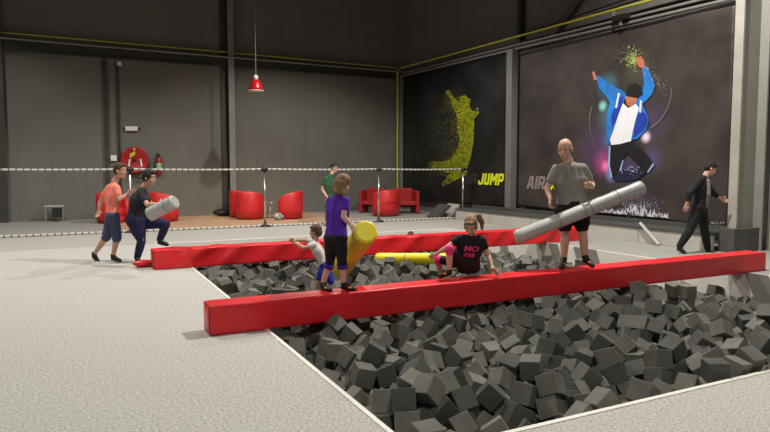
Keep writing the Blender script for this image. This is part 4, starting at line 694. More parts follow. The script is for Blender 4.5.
    1707,2720,-103,28,-29,3,1686,2816,-102,2,87,2,1419,4660,-104,49,82,23,1651,6479,-176,-83,23,-39,1670,5241,-100,-53,-9,-79,2252,1987,-164,-42,-24,86,2155,3327,-68,51,-47,69,
    2096,3867,-48,60,-59,-19,2171,6214,-154,43,40,-11,2311,6275,-136,-68,12,-25,2490,1794,-113,-61,-13,-32,2659,1661,-161,-69,-61,34,2766,5831,-118,-5,-83,39,
    2834,4085,-112,-44,-19,-25,2951,6483,-189,-19,1,57,3075,2874,-110,-29,-67,46,3076,5476,-120,84,-23,23,3160,7012,-271,-15,-43,5,3318,3923,-111,27,-52,40,
    3286,4912,-105,-25,-60,-58,3577,4610,-132,36,77,-27,3370,4864,-110,-73,19,56,3537,3523,-119,52,-7,17,3579,4120,-73,64,-43,-25,3636,2208,-139,-47,-45,-68,
    3794,2208,-106,-43,89,2,3815,2856,-94,-80,-56,-12,4094,2484,-224,-1,28,-95,4092,3471,-247,19,-26,-4,4101,4997,-219,65,-70,23,4064,5164,-153,49,-78,36,4016,6698,-256,-30,-28,-73,
    4209,2602,-200,10,47,-28,4245,5814,-207,-50,-34,-52,4669,2686,-335,0,-98,0,1132,3541,-133,-47,45,-74,1307,6908,-242,-42,0,-90,1571,6051,-82,65,-48,22,1406,6906,-246,-54,8,-23,
    1493,3083,-169,-60,-16,-6,1371,4739,-98,14,-51,79,1481,7013,-206,-16,-26,5,1696,4871,-140,-25,28,-27,1781,6720,-235,1,-91,-12,1843,5657,-89,-87,3,28,1864,6611,-143,-54,23,69,
    1953,3375,-105,-41,-82,30,2214,6724,-177,-6,-96,-7,2180,1998,-107,-19,-55,-76,2257,6482,-137,-31,-3,-73,2375,4788,-75,-6,22,-95,2371,6426,-141,30,-51,71,
    2517,2928,-112,57,10,30,2836,2670,-61,-26,6,-49,2731,5920,-91,-78,34,9,2690,7089,-218,-2,57,-13,2924,3082,-111,4,-86,40,3011,5871,-112,-78,11,-50,2882,6991,-267,-60,-72,-26,
    2834,7095,-250,-8,39,3,2996,4486,-74,-14,-3,-53,3130,4181,-111,42,21,-70,3153,5551,-77,-38,47,54,3391,4107,-110,56,-6,-77,3283,6335,-160,47,-75,31,3490,2909,-101,-49,66,38,
    3462,4932,-148,63,-64,37,3338,5284,-101,29,42,70,3523,5446,-127,65,-31,-3,3563,5640,-123,-52,27,7,3844,3770,-138,17,-40,-85,3911,4937,-164,55,75,-34,3898,6100,-106,-77,-27,-43,
    4040,2618,-201,88,9,23,3941,4166,-89,9,-12,63,4119,5406,-169,7,-44,-88,4169,5282,-201,-20,-22,84,4340,5719,-265,21,94,-20,4510,5461,-318,62,-66,39,4344,5913,-257,27,-59,54,
    4341,6242,-286,-86,-37,32,4520,6913,-436,55,-38,20,4489,4599,-242,-33,37,42,4586,5602,-343,74,17,61,4676,3324,-331,4,-70,-4,4676,4474,-308,50,-50,49,4661,6231,-333,81,-38,18,
    1124,6289,-127,70,-62,20,1171,6612,-214,3,-45,-71,1591,3100,-143,-57,75,26,1516,5149,-153,-2,-95,23,1983,2467,-117,48,-38,-75,1971,4673,-88,-11,68,69,2350,4187,-44,-26,80,28,
    2196,6399,-139,-41,61,-53,2546,5542,-119,-59,-77,-13,2505,6811,-215,-53,-78,-26,2614,5201,-80,41,-13,29,2720,4811,-45,-61,-5,68,2702,4978,-87,11,-93,1,
    2773,7010,-249,-70,18,61,2709,2940,-91,19,39,20,3005,3188,-124,-48,-67,6,3137,5748,-110,-79,45,40,2981,7089,-262,33,-50,-48,3136,2160,-145,93,23,-4,3515,4542,-141,17,-19,-89,
    3471,6160,-119,82,25,46,3676,6632,-161,10,74,36,3753,5599,-96,-76,23,-57,4006,2470,-164,-39,-16,-54,3924,4812,-162,-28,37,-83,3859,5502,-99,-24,-15,88,
    4010,6318,-175,-17,-22,83,4168,3579,-247,2,-90,-28,4166,5595,-175,-4,97,-18,4381,6082,-272,-60,23,74,4487,3354,-322,-44,32,42,1030,1975,-215,35,-89,-17,
    1021,2410,-258,-82,12,-54,1022,2505,-237,75,48,3,1004,2646,-256,35,9,-31,1011,2862,-215,-36,2,-19,1044,2953,-277,-78,-6,-33,1026,3066,-276,35,50,-41,1018,3213,-218,-52,-56,-30,
    1064,3458,-258,51,-5,-85,1024,3611,-226,7,-32,91,1030,3776,-262,58,-43,-62,1033,3902,-279,2,1,-49,1037,4139,-165,-54,42,39,1058,4263,-253,45,82,-34,1075,4424,-236,2,-14,51,
    1037,4516,-231,-42,52,-47,1094,4720,-258,50,44,-30,1057,4794,-245,-8,72,-65,1114,5113,-266,-50,-28,16,1068,5198,-262,62,-29,-24,1075,5294,-212,80,43,-31,
    1084,5487,-241,-91,-38,-7,1094,5611,-170,-66,40,-44,1096,5766,-266,12,-11,61,1090,5855,-220,69,-29,62,1085,5988,-248,-44,54,-41,1089,6099,-265,2,16,-70,
    1127,6292,-313,51,-17,-77,1138,6404,-285,28,26,-26,1098,6498,-274,-52,-76,-28,1129,6696,-365,-18,-12,-90,1099,6812,-401,-22,-70,12,1111,6992,-332,24,-42,68,
    1123,2281,-280,38,20,-9,1201,3745,-254,70,-50,32,1221,5082,-376,35,92,0,1730,3613,-174,41,8,-87,3581,2374,-195,8,21,-72,997,2584,-204,-51,-76,-32,1043,2716,-213,-60,-58,53,
    1009,2986,-217,-15,-81,21,1008,3082,-200,-53,38,-57,1096,3348,-135,-40,65,-62,1096,3456,-186,-73,29,4,1017,3544,-180,-73,58,21,1029,3734,-195,-63,26,-71,
    1030,3924,-201,2,1,-74,1049,4033,-198,0,55,-81,1103,4326,-215,-1,62,-52,1054,4403,-163,33,60,-15,1061,4663,-192,22,7,-84,1046,4759,-170,-66,9,-73,1059,5071,-202,-74,62,13,
    1057,5181,-182,66,-73,5,1073,5437,-173,67,39,-58,1102,5835,-144,16,-69,2,1085,5941,-175,-75,-63,-7,1085,6051,-190,-4,-59,-79,1096,6441,-213,-52,-75,-28,
    1097,6668,-270,98,-10,3,1101,6855,-339,50,-9,-4,1107,2075,-221,-7,-21,-95,1179,2530,-176,70,48,41,1284,5344,-114,-36,18,-89,1627,1985,-164,-94,1,3,1636,2819,-162,-71,-62,19,
    1538,3012,-172,-53,35,56,1706,2942,-134,-42,44,59,1935,1586,-129,-51,35,16,1888,2450,-155,-3,-34,33,2017,4490,-111,-24,-60,56,2029,5641,-122,34,19,91,2119,2093,-133,74,-6,-11,
    2046,5518,-150,-38,-69,-53,2166,6030,-195,22,-31,-22,2222,1821,-161,-18,-4,-73,2258,2255,-153,-35,-12,-48,2484,1878,-175,-73,-28,0,2593,2430,-148,40,-4,-89,
    2471,3016,-127,-4,-27,-81,2557,4160,-184,67,64,-25,2676,2522,-163,5,36,50,2610,4337,-132,26,32,-48,2824,3993,-141,-1,-29,-77,3052,4200,-129,-31,-64,2,3181,3371,-174,21,-22,68,
    3263,3980,-207,-32,-28,-18,3211,4131,-130,-52,-7,-35,3256,7094,-315,3,98,-8,3465,1830,-137,80,29,37,3472,2260,-186,44,-83,20,3462,2594,-147,20,-33,-91,
    3370,3400,-169,-56,-43,-67,3472,7002,-286,-95,-14,-6,3738,3590,-91,-5,7,-47,4248,2017,-188,-41,67,-2,4585,3068,-404,-35,58,62,4495,3931,-327,-69,-36,-61,
    4664,5557,-374,27,-55,-29,1064,3829,-207,-48,9,0,1055,4290,-154,-38,24,-87,1075,4900,-158,53,57,3,1136,5336,-86,18,66,-20,1098,6767,-316,61,-71,25,1214,3375,-104,57,61,-47,
    1220,5011,-69,-16,-80,7,1361,5333,-89,-59,38,18,1341,5630,-111,29,65,-40,1431,3276,-78,-72,-65,-12,1541,4387,-154,-18,-79,-40,1463,5871,-98,-5,41,61,1620,2175,-117,5,-57,26,
    1540,2570,-139,15,2,95,1585,3806,-123,62,-53,53,1560,6888,-276,30,83,-6,1655,2441,-99,-75,-58,-27,1859,2875,-110,-61,-17,-26,1818,3159,-114,-48,-10,86,
    1693,4384,-156,4,36,75,1600,4971,-166,-15,-89,7,1901,2183,-143,81,-6,49,1763,2567,-132,-12,44,39,1949,3530,-104,-74,-19,-47,1799,4138,-109,-8,56,75,1947,6109,-142,-2,21,-10,
    1801,6366,-163,73,64,12,2080,2714,-154,27,80,18,1996,4241,-124,10,-37,-51,1984,4751,-87,53,-59,-44,1852,4838,-120,85,5,-45,2098,1734,-134,69,-18,-63,2169,2167,-113,-76,-59,-11,
    2092,3271,-103,0,-16,-81,1998,3847,-65,-45,-42,-75,2214,4309,-80,-12,-32,-83,2258,5750,-114,36,-38,-10,2187,1748,-135,72,65,-15,2301,2081,-185,-12,41,-57,
    2272,3812,-122,10,-94,22,2295,4006,-129,-23,83,43,2356,1985,-124,-41,72,0,2393,4717,-113,-73,62,22,2391,5044,-89,-64,14,-61,2427,5667,-126,66,-59,7,2445,1892,-109,11,52,-13,
    2385,3235,-71,-8,-89,-1,2496,3282,-68,23,73,-6,2501,3543,-94,-8,-92,35,2602,2245,-186,-3,83,33,2619,3216,-164,58,37,12,2624,3406,-70,-18,55,34,2567,3483,-50,-60,27,-74,
    2739,5215,-94,17,4,93,2727,5622,-127,-11,93,-15,2610,6775,-248,67,-48,-55,2796,3644,-137,14,66,70,2833,5356,-103,-37,61,50,2784,1743,-132,-78,55,-26,2926,5775,-105,-57,47,-13,
    3045,6995,-219,-7,41,12,3042,1589,-139,73,-57,14,3061,2383,-131,40,-32,-82,3043,5557,-90,-13,-51,51,3134,1579,-64,7,-7,-65,3242,1868,-82,17,-76,-15,3332,4004,-154,-33,-32,-7,
    3068,4715,-103,-83,-7,52,3104,5894,-84,-55,39,42,3259,2338,-126,-59,-69,-38,3403,2798,-95,-74,46,-36,3365,2884,-127,55,12,-76,3241,5555,-77,21,-30,65,3323,5865,-93,-21,26,-93,
    3421,6369,-147,56,36,2,3405,1569,-96,41,-57,56,3491,1758,-92,55,-54,-4,3468,2994,-48,-63,-64,-35,3474,3663,-99,-31,-47,78,3475,4121,-41,-12,61,22,3403,5906,-100,-64,-74,-2,
    3612,1873,-73,63,50,-58,3714,4583,-125,-31,-51,-78,3733,4793,-144,-10,-46,-87,3754,2125,-113,48,-3,85,3813,2469,-117,-38,48,67,3839,6569,-227,-76,-14,59,
    3922,7006,-273,33,-28,-89,3804,1996,-84,34,67,-63,3985,3406,-191,-38,-34,15,4038,4651,-202,-64,-24,-45,3921,5238,-139,-61,53,38,4000,6880,-262,-34,-85,38,
    4180,2160,-111,74,63,1,4168,2238,-177,-56,72,-33,4125,3630,-280,50,-17,-70,4152,4620,-224,2,87,9,4252,3587,-322,33,87,-12,4225,6302,-288,6,-95,17,4386,7016,-449,33,-14,82,
    4445,2445,-311,0,39,-68,4539,2480,-361,48,71,23,4362,2570,-287,-20,-89,-7,4438,4015,-302,-17,54,5,4552,6687,-445,-16,-92,32,4538,7009,-461,96,19,-3,4673,2393,-327,-60,60,38,
    4626,2601,-337,7,67,-69,1135,5210,-57,-81,-30,-29,1098,1757,-102,-67,-30,46,1091,2618,-199,-10,83,31,1244,2171,-104,-6,94,-18,1298,3080,-79,-58,8,-69,1406,2360,-147,1,-51,56,
    1449,4273,-114,-55,-43,15,1397,5062,-166,-15,-42,88,1494,6005,-113,78,3,-36,1515,6196,-139,-50,21,25,1608,4791,-150,35,27,9,1366,4816,-117,-62,48,-55,1495,6910,-237,87,-17,-44,
    1722,6976,-268,45,-1,85,1787,2987,-100,56,-49,-14,1612,3359,-153,10,-58,-78,1870,3951,-49,-86,11,-44,1730,5373,-127,-48,85,-7,1823,7003,-293,-46,0,51,1981,3094,-138,-36,5,89,
    1851,3338,-138,84,-24,-30,1911,6031,-122,-75,-43,32,1842,1710,-110,-28,-71,22,1978,5255,-133,-85,-22,-28,2058,6780,-167,-60,-15,16,2025,1584,-94,-23,-53,-74,
    2114,2346,-86,84,39,-2,2236,4914,-96,67,37,63,2053,6199,-156,-60,-62,-48,2011,6934,-240,54,-71,22,2294,2155,-158,-9,-37,59,2421,2588,-98,19,87,-43,2047,3379,-75,-81,11,10,
    2282,4793,-54,66,-67,8,2393,2808,-81,24,-90,28,2352,3400,-74,-50,-31,-50,2364,7089,-208,0,-97,20,2646,4700,-41,-50,-1,-1,2414,5869,-71,54,30,-42,2626,2344,-134,20,13,-55,
    2559,6098,-99,-56,-51,61,2783,3371,-132,28,-79,46,2772,4637,-102,79,5,-60,2738,1757,-70,54,30,-40,2903,1901,-103,-26,-32,-22,2857,2248,-118,46,12,75,2947,2725,-66,-39,1,-91,
    2949,3896,-152,-48,5,3,2944,3234,-144,34,43,13,2963,4582,-78,-27,-17,94,3150,5444,-97,30,61,-70,3138,6170,-141,-22,-45,-5,3182,6480,-224,34,-40,-4,3042,1576,-28,-66,-69,24,
    3311,2664,-91,21,-72,47,3342,3116,-100,84,-21,15,3152,3455,-160,48,74,-37,3312,5362,-99,19,-15,-49,3239,6062,-81,-13,16,69,3418,1952,-135,-50,-18,55,3380,4545,-101,-22,-82,-22,
    3338,1584,-35,-87,11,39,3527,1689,-62,66,-53,7,3503,1893,-103,-91,20,16,3545,4757,-119,27,25,53,3557,5745,-83,-34,28,-88,3427,6000,-111,8,-49,-85,3480,1573,-60,-38,-54,-59,
    3646,1780,-107,39,75,-7,3637,1837,-7,45,-63,0,3660,3198,-101,17,45,-86,3640,3641,-98,-20,-86,-15,3674,3771,-64,50,0,-81,3578,1571,-92,68,-17,17,3558,2582,-123,-68,-5,71,
    3745,4016,-97,-5,94,-31,3745,4862,-110,-64,67,34,3745,6185,-162,4,-90,29,3818,2083,-82,8,95,8,3977,3638,-138,60,-61,-6,3908,4476,-163,8,28,-65,3987,2036,-87,48,14,-63,
    3930,2121,-115,37,-2,-65,3937,4608,-162,82,-2,-12,3905,6336,-164,-20,-55,-60,3916,6693,-268,-23,-46,-63,4168,1899,-94,70,47,52,4149,1988,-159,-8,43,84,
    4256,2146,-102,-1,-19,-5,4235,2243,-149,73,47,-2,4103,2960,-182,17,64,-26,4063,3832,-158,-63,-7,73,4072,5288,-138,23,69,-57,4089,5596,-153,-80,-4,2,4257,2045,-104,-38,-31,83,
    4250,4356,-183,6,72,-30,4342,6712,-399,58,74,-16,4500,2232,-220,22,66,28,4491,2327,-291,-56,71,-34,4599,2494,-315,38,18,-84,4419,4195,-254,17,83,-49,4516,4960,-297,68,-52,49,
    4464,5932,-292,20,53,-37,4658,2428,-263,12,56,-44,4676,3063,-329,-69,-13,69,4666,3581,-381,13,36,-60,4485,5233,-291,35,-49,-14,1237,6866,-206,48,10,56,
    1497,2172,-121,-7,-30,-22,1234,2110,-48,7,-33,-61,1331,3207,-95,12,19,67,1581,5956,-104,66,-1,44,1624,3522,-106,-75,34,-55,1591,4434,-118,-43,-74,48,1780,2081,-90,-48,71,-29,
    1664,3207,-169,-24,-46,67,1790,6250,-119,41,-9,86,1938,6465,-137,57,-75,4,1697,5534,-108,2,-91,-28,2025,3162,-141,52,-76,-31,2166,4226,-84,29,86,-35,2117,5295,-110,74,-1,-34,
    2429,5537,-100,28,-21,73,1969,7095,-222,-72,16,12,2540,3641,-121,56,-66,33,2448,1920,-25,11,-19,-63,2871,3808,-140,-34,-26,89,2807,4523,-86,54,71,-18,2705,3236,-77,39,-87,28,
    2970,1578,-97,-69,-67,6,3077,6785,-265,43,27,-54,3113,1709,-53,32,-18,88,3071,1911,-156,-87,26,20,3091,4499,-84,98,0,0,3237,1582,-89,94,5,-23,3392,1754,-117,13,45,-80,
    3258,2530,-104,-38,74,-48,3174,6331,-174,67,17,-44,3275,6833,-273,83,20,-17,3378,7011,-242,-67,-67,28,3428,1660,-63,-70,-20,67,3565,1662,7,41,-5,57,3533,1569,30,0,69,0,
    3642,1735,-21,-64,5,-71,3617,1780,30,72,-51,36,3663,1946,-49,-33,-43,-83,3506,2443,-107,-9,26,-44,3656,5470,-92,17,33,-51,3745,1847,-115,-34,26,-55,3822,1843,-71,-49,-7,-84,
    3687,2979,-90,-47,-54,41,3721,4485,-78,2,-61,53,3682,6500,-174,22,53,53,3764,6678,-192,-24,-33,47,3648,2772,-45,47,83,-13,3846,3013,-96,13,-50,-84,3850,3435,-138,-2,31,89,
    3845,4142,-35,-4,6,-61,3722,5070,-90,-49,77,-31,3972,2087,-34,-30,-16,-20,4103,4864,-247,-11,94,-14,4056,6942,-307,80,-44,-28,4046,1841,-126,33,47,-79,
    4144,2048,-122,46,-9,-73,3994,2210,-98,72,-20,-45,4140,3252,-215,19,-11,-60,4250,1945,-103,-40,69,4,4307,1993,-56,-69,-50,3,4112,7025,-286,91,-14,-25,4662,2530,-279,-49,-19,67,
    1328,3614,-106,-77,32,51,1609,5622,-67,-65,42,57,2220,3354,-101,9,73,-65,2494,5956,-104,0,-86,49,2586,1850,-109,77,30,-51,3155,2550,-102,-39,54,28,3592,3914,-108,-56,44,-35,
    1168,4148,-78,-29,-84,16,1198,2474,-99,55,8,-82,1155,5863,-61,15,-62,-75,1266,1959,-99,5,57,15,1362,4101,-102,-4,14,-70,1479,5744,-54,-4,84,-51,1520,3321,-98,13,-75,-16,
    1662,5787,-106,7,-80,43,1924,4155,-109,71,-53,-20,2124,3393,-102,-25,71,-20,2105,4501,-87,42,51,66,2011,4916,-86,-25,47,-62,2235,3274,-88,-75,-1,-64,2122,4613,-107,64,26,37,
    2413,3544,-101,-64,-41,-42,2472,1682,-97,7,29,-92,2465,4510,-92,-65,-23,70,2502,4708,-92,-50,-14,84,2431,5338,-100,-92,2,-17,2669,1914,-107,-29,44,60,2597,3310,-95,-54,7,-82,
    2681,4632,-94,62,-49,39,2706,3603,-95,21,91,-24,2762,4866,-98,-49,-80,-28,3037,2713,-90,39,2,-91,2938,4823,-98,19,-10,64,2833,4945,-81,72,22,-42,2969,4976,-65,53,-78,-28,
    3014,4890,-105,-53,-16,12,3038,5057,-95,2,-71,-5,3147,6012,-91,-21,-44,60,3097,4955,-96,48,-16,84,3286,5473,-101,-42,-17,-30,3166,1685,-104,20,35,54,3330,5767,-107,26,8,58,
    3400,5049,-81,-16,70,-8,3606,3063,-97,-63,64,39,3561,3233,-80,-76,41,1,3647,3842,-84,55,24,6,3569,3989,-95,-6,8,-97,3545,5129,-101,-68,12,-70,3730,2887,-92,75,-7,-16,
    3948,1772,-106,-73,38,-15,3705,2047,-84,23,38,-24,3853,5401,-107,67,-69,-22,4303,1676,-94,57,-13,-46,4408,1658,-55,-36,69,22,4401,1837,-83,-94,10,23,4387,1940,-94,45,49,-10,
    4467,1583,-83,71,28,-49,4503,1675,-79,-39,28,74,4668,1630,-107,71,16,67,1382,2103,-96,9,-27,-76,1309,3385,-94,-60,38,-66,1366,2003,-101,-72,56,-35,1546,4017,-104,-57,34,-35,
    1547,3928,-107,-17,2,-97,1527,5670,-97,-83,45,-5,1602,5833,-75,9,29,-19,1836,5771,-98,-55,-29,-73,1886,3878,-109,10,-93,-26,2077,4092,-83,49,69,0,2165,3218,-71,-19,49,-82,
    2183,4561,-105,31,-69,30,2179,4697,-85,42,-77,-41,2088,5207,-105,27,16,55,2305,6050,-110,-22,82,2,2440,3424,-96,-28,66,46,2373,5435,-99,-47,-13,-70,2474,6052,-102,13,53,82,
    2377,4376,-99,-76,-23,-20,2463,4802,-102,-45,-13,2,2511,5195,-97,3,-39,-85,2513,3366,-68,-29,45,48,2709,4543,-90,73,4,-1,2599,5838,-86,-43,-4,7,2629,6159,-93,44,-65,1,
    2701,3709,-104,-71,-10,67,2806,4397,-92,-44,9,73,2855,5038,-82,35,27,30,3196,2637,-110,-51,67,-13,2905,4332,-83,89,11,-27,3050,5969,-109,33,-92,12,3160,1791,-85,-58,-2,-34,
    3116,5049,-96,-3,-75,65,3033,5165,-100,-48,-78,38,3330,6039,-103,-17,-79,32,3533,3748,-77,-45,54,-67,3600,5283,-107,-4,-41,-62,3734,1701,-85,24,31,-75,
    3720,2261,-108,-90,-19,-28,3602,2862,-70,-19,50,-2,3723,2849,-19,37,-63,21,3665,4158,-99,-30,-25,-40,3680,4287,-93,-76,-14,-12,3637,5160,-90,46,-59,-7,
    3826,5275,-97,-65,-62,40,3678,5873,-95,-7,71,68,3936,1576,-85,3,97,6,3787,5763,-90,-59,48,20,4048,2129,-105,57,48,65,4014,4084,-109,16,-76,-17,4247,1580,-104,-60,16,30,
    4352,1596,-56,47,-40,-6,4370,1759,-102,-13,-72,-30,4434,1802,-15,-93,-16,17,4587,1701,-93,-56,26,59,4509,1844,-95,2,61,39,4676,1664,-36,-9,70,-10,1306,3521,-99,-42,-9,45,
    1878,2949,-74,68,41,-42,2158,3500,-98,-38,-17,-59,1936,3965,-89,-49,71,-17,2155,3966,-88,19,-27,-63,2122,4597,-30,2,-8,41,2108,4800,-95,70,-26,9,2514,2804,-87,60,67,40,
    2559,4817,-108,-69,62,31,2527,4620,-78,34,-2,-63,2900,2568,-84,0,61,-50,2669,4769,-95,-47,84,15,2652,6002,-75,-55,47,-49,2935,2840,-75,-25,-90,-6,2782,2796,-105,-17,-28,-87,
    2883,4440,-87,16,60,42,3115,4844,-99,6,4,-90,3228,2442,-101,-5,20,92,3282,6157,-99,-14,24,-38,3251,4213,-83,-52,12,83,3179,4904,-105,-34,-58,73,3174,5655,-85,4,38,-46,
    3229,5805,-88,26,42,-83,3594,5403,-94,47,-25,76,3666,1569,-58,-50,-49,-49,3661,1660,-36,76,-46,-38,4024,1591,-54,1,2,99,3721,5211,-79,-19,69,-66,4237,1832,-72,86,-31,26,
    4475,1740,-48,86,9,14,4589,1789,-101,-10,-61,-64,4654,1873,-64,-60,-35,63,
]
cubes = []
for k in range(0, len(REST), 6):
    x, y, z, a, b, c = REST[k:k+6]; a /= 99; b /= 99; c /= 99
    q = Quaternion((math.sqrt(max(0, 1-a*a-b*b-c*c)), a, b, c)); q.normalize(); cubes.append((V((x/500, y/500, z/500)), q))
def cube_mesh(i):
    bm = bmesh.new(); box(bm, -.081, .081, -.081, .081, -.081, .081)
    bmesh.ops.bevel(bm, geom=bm.edges[:], offset=.004, segments=1, affect='EDGES')
    me = tomesh(bm, 'foam_cube'); me.materials.append(M_foam[i]); return me
cm = [cube_mesh(i) for i in range(3)]
random.seed(3)
proto = bpy.data.objects.new('foam_cube', cm[0])
for k, (p, q) in enumerate(cubes[:300]):
    o = proto if k == 0 else proto.copy()
    o.data = cm[random.choice((0, 0, 1, 1, 2))]; C.objects.link(o); o.rotation_mode = 'QUATERNION'; o.location = p; o.rotation_quaternion = q
    if p.y < 4.6:
        z_ = ('close to the near left corner' if p.x < 3.3 else 'along the front edge of the pit, middle part' if p.x < 5.6 else 'along the front edge of the pit at the right') 
    elif p.y < 6.6: z_ = ('just in front of the near red beam on the left' if p.x < 4 else 'just in front of the near red beam around the middle' if p.x < 6.6 else 'in front of the near red beam towards its right end')
    elif p.y < 10.8: z_ = ('between the two red beams, left part' if p.x < 4 else 'between the two red beams, middle and right part')
    else: z_ = 'behind the far red beam'
    tag(o, 'dark grey foam cube '+z_, 'foam cube', 'foam cubes '+z_)
bm = bmesh.new()
S = ((0, 1, 3, 2), (4, 6, 7, 5), (0, 4, 5, 1), (2, 3, 7, 6), (0, 2, 6, 4), (1, 5, 7, 3))
rest = cubes[300:]
for i in range(36):
    for j in range(54):
        rest.append((V((PX0+.17+i*.205, PY0+.17+j*.2065, -.58+random.uniform(-.06, .06))), Euler([random.uniform(0, 6.28) for _ in range(3)]).to_quaternion()))
for p, q in rest:
    mi = random.choice((0, 0, 1, 1, 2))
    vs = [bm.verts.new(p+q @ V((x, y, z))) for x in (-.081, .081) for y in (-.081, .081) for z in (-.081, .081)]
    for f in S: bm.faces.new([vs[i] for i in f]).material_index = mi
me = tomesh(bm, 'foam_cubes')
o = link('foam_cubes', me)
for m in M_foam: me.materials.append(m)
tag(o, 'remaining dark grey foam cubes heaped throughout the foam pit', 'foam cubes', kind='stuff')

# ------------------------------------------------------------ padded rolls
def roll(name, p0, p1, r, m, label, seams=(), endm=None, group=None):
    p0 = V(p0); p1 = V(p1); t = thing(name, label, 'padded roll', tuple((p0+p1)/2), 0, group)
    n = 24; pts = [p0+(p1-p0)*(k/n) for k in range(n+1)]; rs = [r*(1+.02*math.sin(k*1.7)) for k in range(n+1)]
    d = (p1-p0).normalized(); pts = [p0-d*.012, p0-d*.004]+pts+[p1+d*.004, p1+d*.012]; rs = [r*.86, r*.96]+rs+[r*.96, r*.86]
    part('cover', lambda b: tube(b, pts, r, 28, True, rs), m, t, True)
    for s in seams:
        c = p0+(p1-p0)*s; part('seam', lambda b: tube(b, [c-d*.006, c+d*.006], r*1.025, 28), M_steelg, t, True)
    part('end_disc', lambda b: tube(b, [p0-d*.02, p0-d*.010], r*.84, 28), endm or m, t)
    return t
roll('padded_roll', J(517, 237.5, 8.25), J(642, 187.5, 8.35), .092, M_groll, 'long grey padded roll held across the bald man', (.33, .53, .58, .8))
roll('padded_roll', J(174.5, 202, 10.35), J(150, 214.5, 10.45), .115, M_groll, 'short grey padded roll hugged by the dark-haired teenager', (.3,))
roll('padded_roll', J(366, 232, 6.75), J(341, 268, 8.0), .125, M_yroll, 'yellow padded roll held by the girl in purple', (), mat('yellow_end', (.90, .76, .03), .35, nscale=2, namp=.04))
roll('padded_roll', J(378, 258.5, 11.2), J(452, 259, 10.6), .10, M_yroll, 'yellow padded roll lying in the pit before the far beam', (.4,))

# ------------------------------------------------------------ tub chairs
def tub(loc, rz, label, H=.90, group='red tub chairs around the lounge'):
    t = thing('tub_chair', label, 'armchair', loc, rz, group)
    Mt = Matrix.Translation(V(loc)) @ Matrix.Rotation(rz, 4, 'Z')
    R, th = .44, .10
    def shell(b):
        N = 40; rings = []
        for i in range(N+1):
            a = math.radians(-130+260*i/N); h = H*(.70+.30*max(0, math.cos(a*.62))**.7) if abs(a) < 2.27 else H*.7
            ex = max(0, (abs(a)-1.75)/.52); h *= 1-.16*ex**2
            c = V((math.cos(a), math.sin(a), 0)); ring = []
            for rr, zz in ((R, .03), (R+.01, .3), (R+.015, h-.06), (R-.01, h-.01), (R-th/2, h), (R-th+.01, h-.015), (R-th, h-.06), (R-th, .3), (R-th, .03)):
                ring.append(b.verts.new(Mt @ (c*rr+V((0, 0, zz)))))
            rings.append(ring)
        for p_, q_ in zip(rings, rings[1:]):
            for k in range(9): b.faces.new((p_[k], p_[(k+1) % 9], q_[(k+1) % 9], q_[k]))
        b.faces.new(rings[0]); b.faces.new(rings[-1][::-1])
    part('shell', shell, M_redc, t, True)
    def seat(b):
        lathe(b, [(.30, .2), (.335, .24), (.335, .40), (.31, .44), (.2, .455), (.01, .46)], 28, Mt @ Matrix.Translation((-.01, 0, 0)))
    part('seat', seat, M_redc, t, True)
    part('base', lambda b: lathe(b, [(.33, 0), (.33, .2), (.28, .2)], 28, Mt), M_redc, t, True)
    for k in range(4):
        a = k*math.pi/2+.78; part('foot', lambda b: lathe(b, [(.02, 0), (.02, .03)], 10, Mt @ Matrix.Translation((.36*math.cos(a), .36*math.sin(a), 0))), M_black, t)
    return t
def gz(px, py, z=.008): p = G(px, py); return (p.x, p.y, z)
p = G(250, 220); tub((p.x+.1, p.y+.35, .008), math.radians(222), 'unobstructed red tub chair just left of the small metal table')
p = J(243.0, 200, 21.3); tub((p.x, p.y, .008), math.radians(200), 'red tub chair partly hidden behind another, beside the flat black bag')
p = G(291, 219.5); tub((p.x+.05, p.y+.35, .008), math.radians(-28), 'red tub chair just right of the small metal table')
tub((1.55, 20.6, .008), math.radians(120), 'red tub chair behind the boy in coral')
tub((3.0, 20.5, .008), math.radians(200), 'red tub chair behind the teenager with the grey roll')
def armchair(loc, rz, label):
    t = thing('armchair', label, 'armchair', loc, rz, 'shaded red armchairs in the corner')
    Mt = Matrix.Translation(V(loc)) @ Matrix.Rotation(rz, 4, 'Z'); W = .36
    md_ = mat('red_leather_shaded', (.36, .016, .02), .5, nscale=3, namp=.08)  # darker copy of the red leather: weak corner light put into the colour
    part('backrest', lambda b: box(b, .24, .38, -W, W, .2, .90, Mt), md_, t, bevel=.04)
    for s in (-1, 1): part('armrest', lambda b: box(b, -.36, .38, s*W-.06, s*W+.06, .02, .82, Mt), md_, t, bevel=.04)
    part('seat', lambda b: box(b, -.34, .26, -W+.06, W-.06, .30, .45, Mt), md_, t, bevel=.03)
    return t
FW = math.atan2(1, .5)
p = G(374, 213); armchair((p.x, p.y+.1, .007), FW-.35, 'shaded red armchair with open front, farthest left in the corner')
p = G(388, 216.5); tub((p.x, p.y+.2, .007), FW+3.6, 'dark red rounded chair just right of the third rope post', .9)
p = G(405.5, 213.5); armchair((p.x, p.y+.0, .007), FW+.25, 'shaded red armchair by the upright yellow pipe')
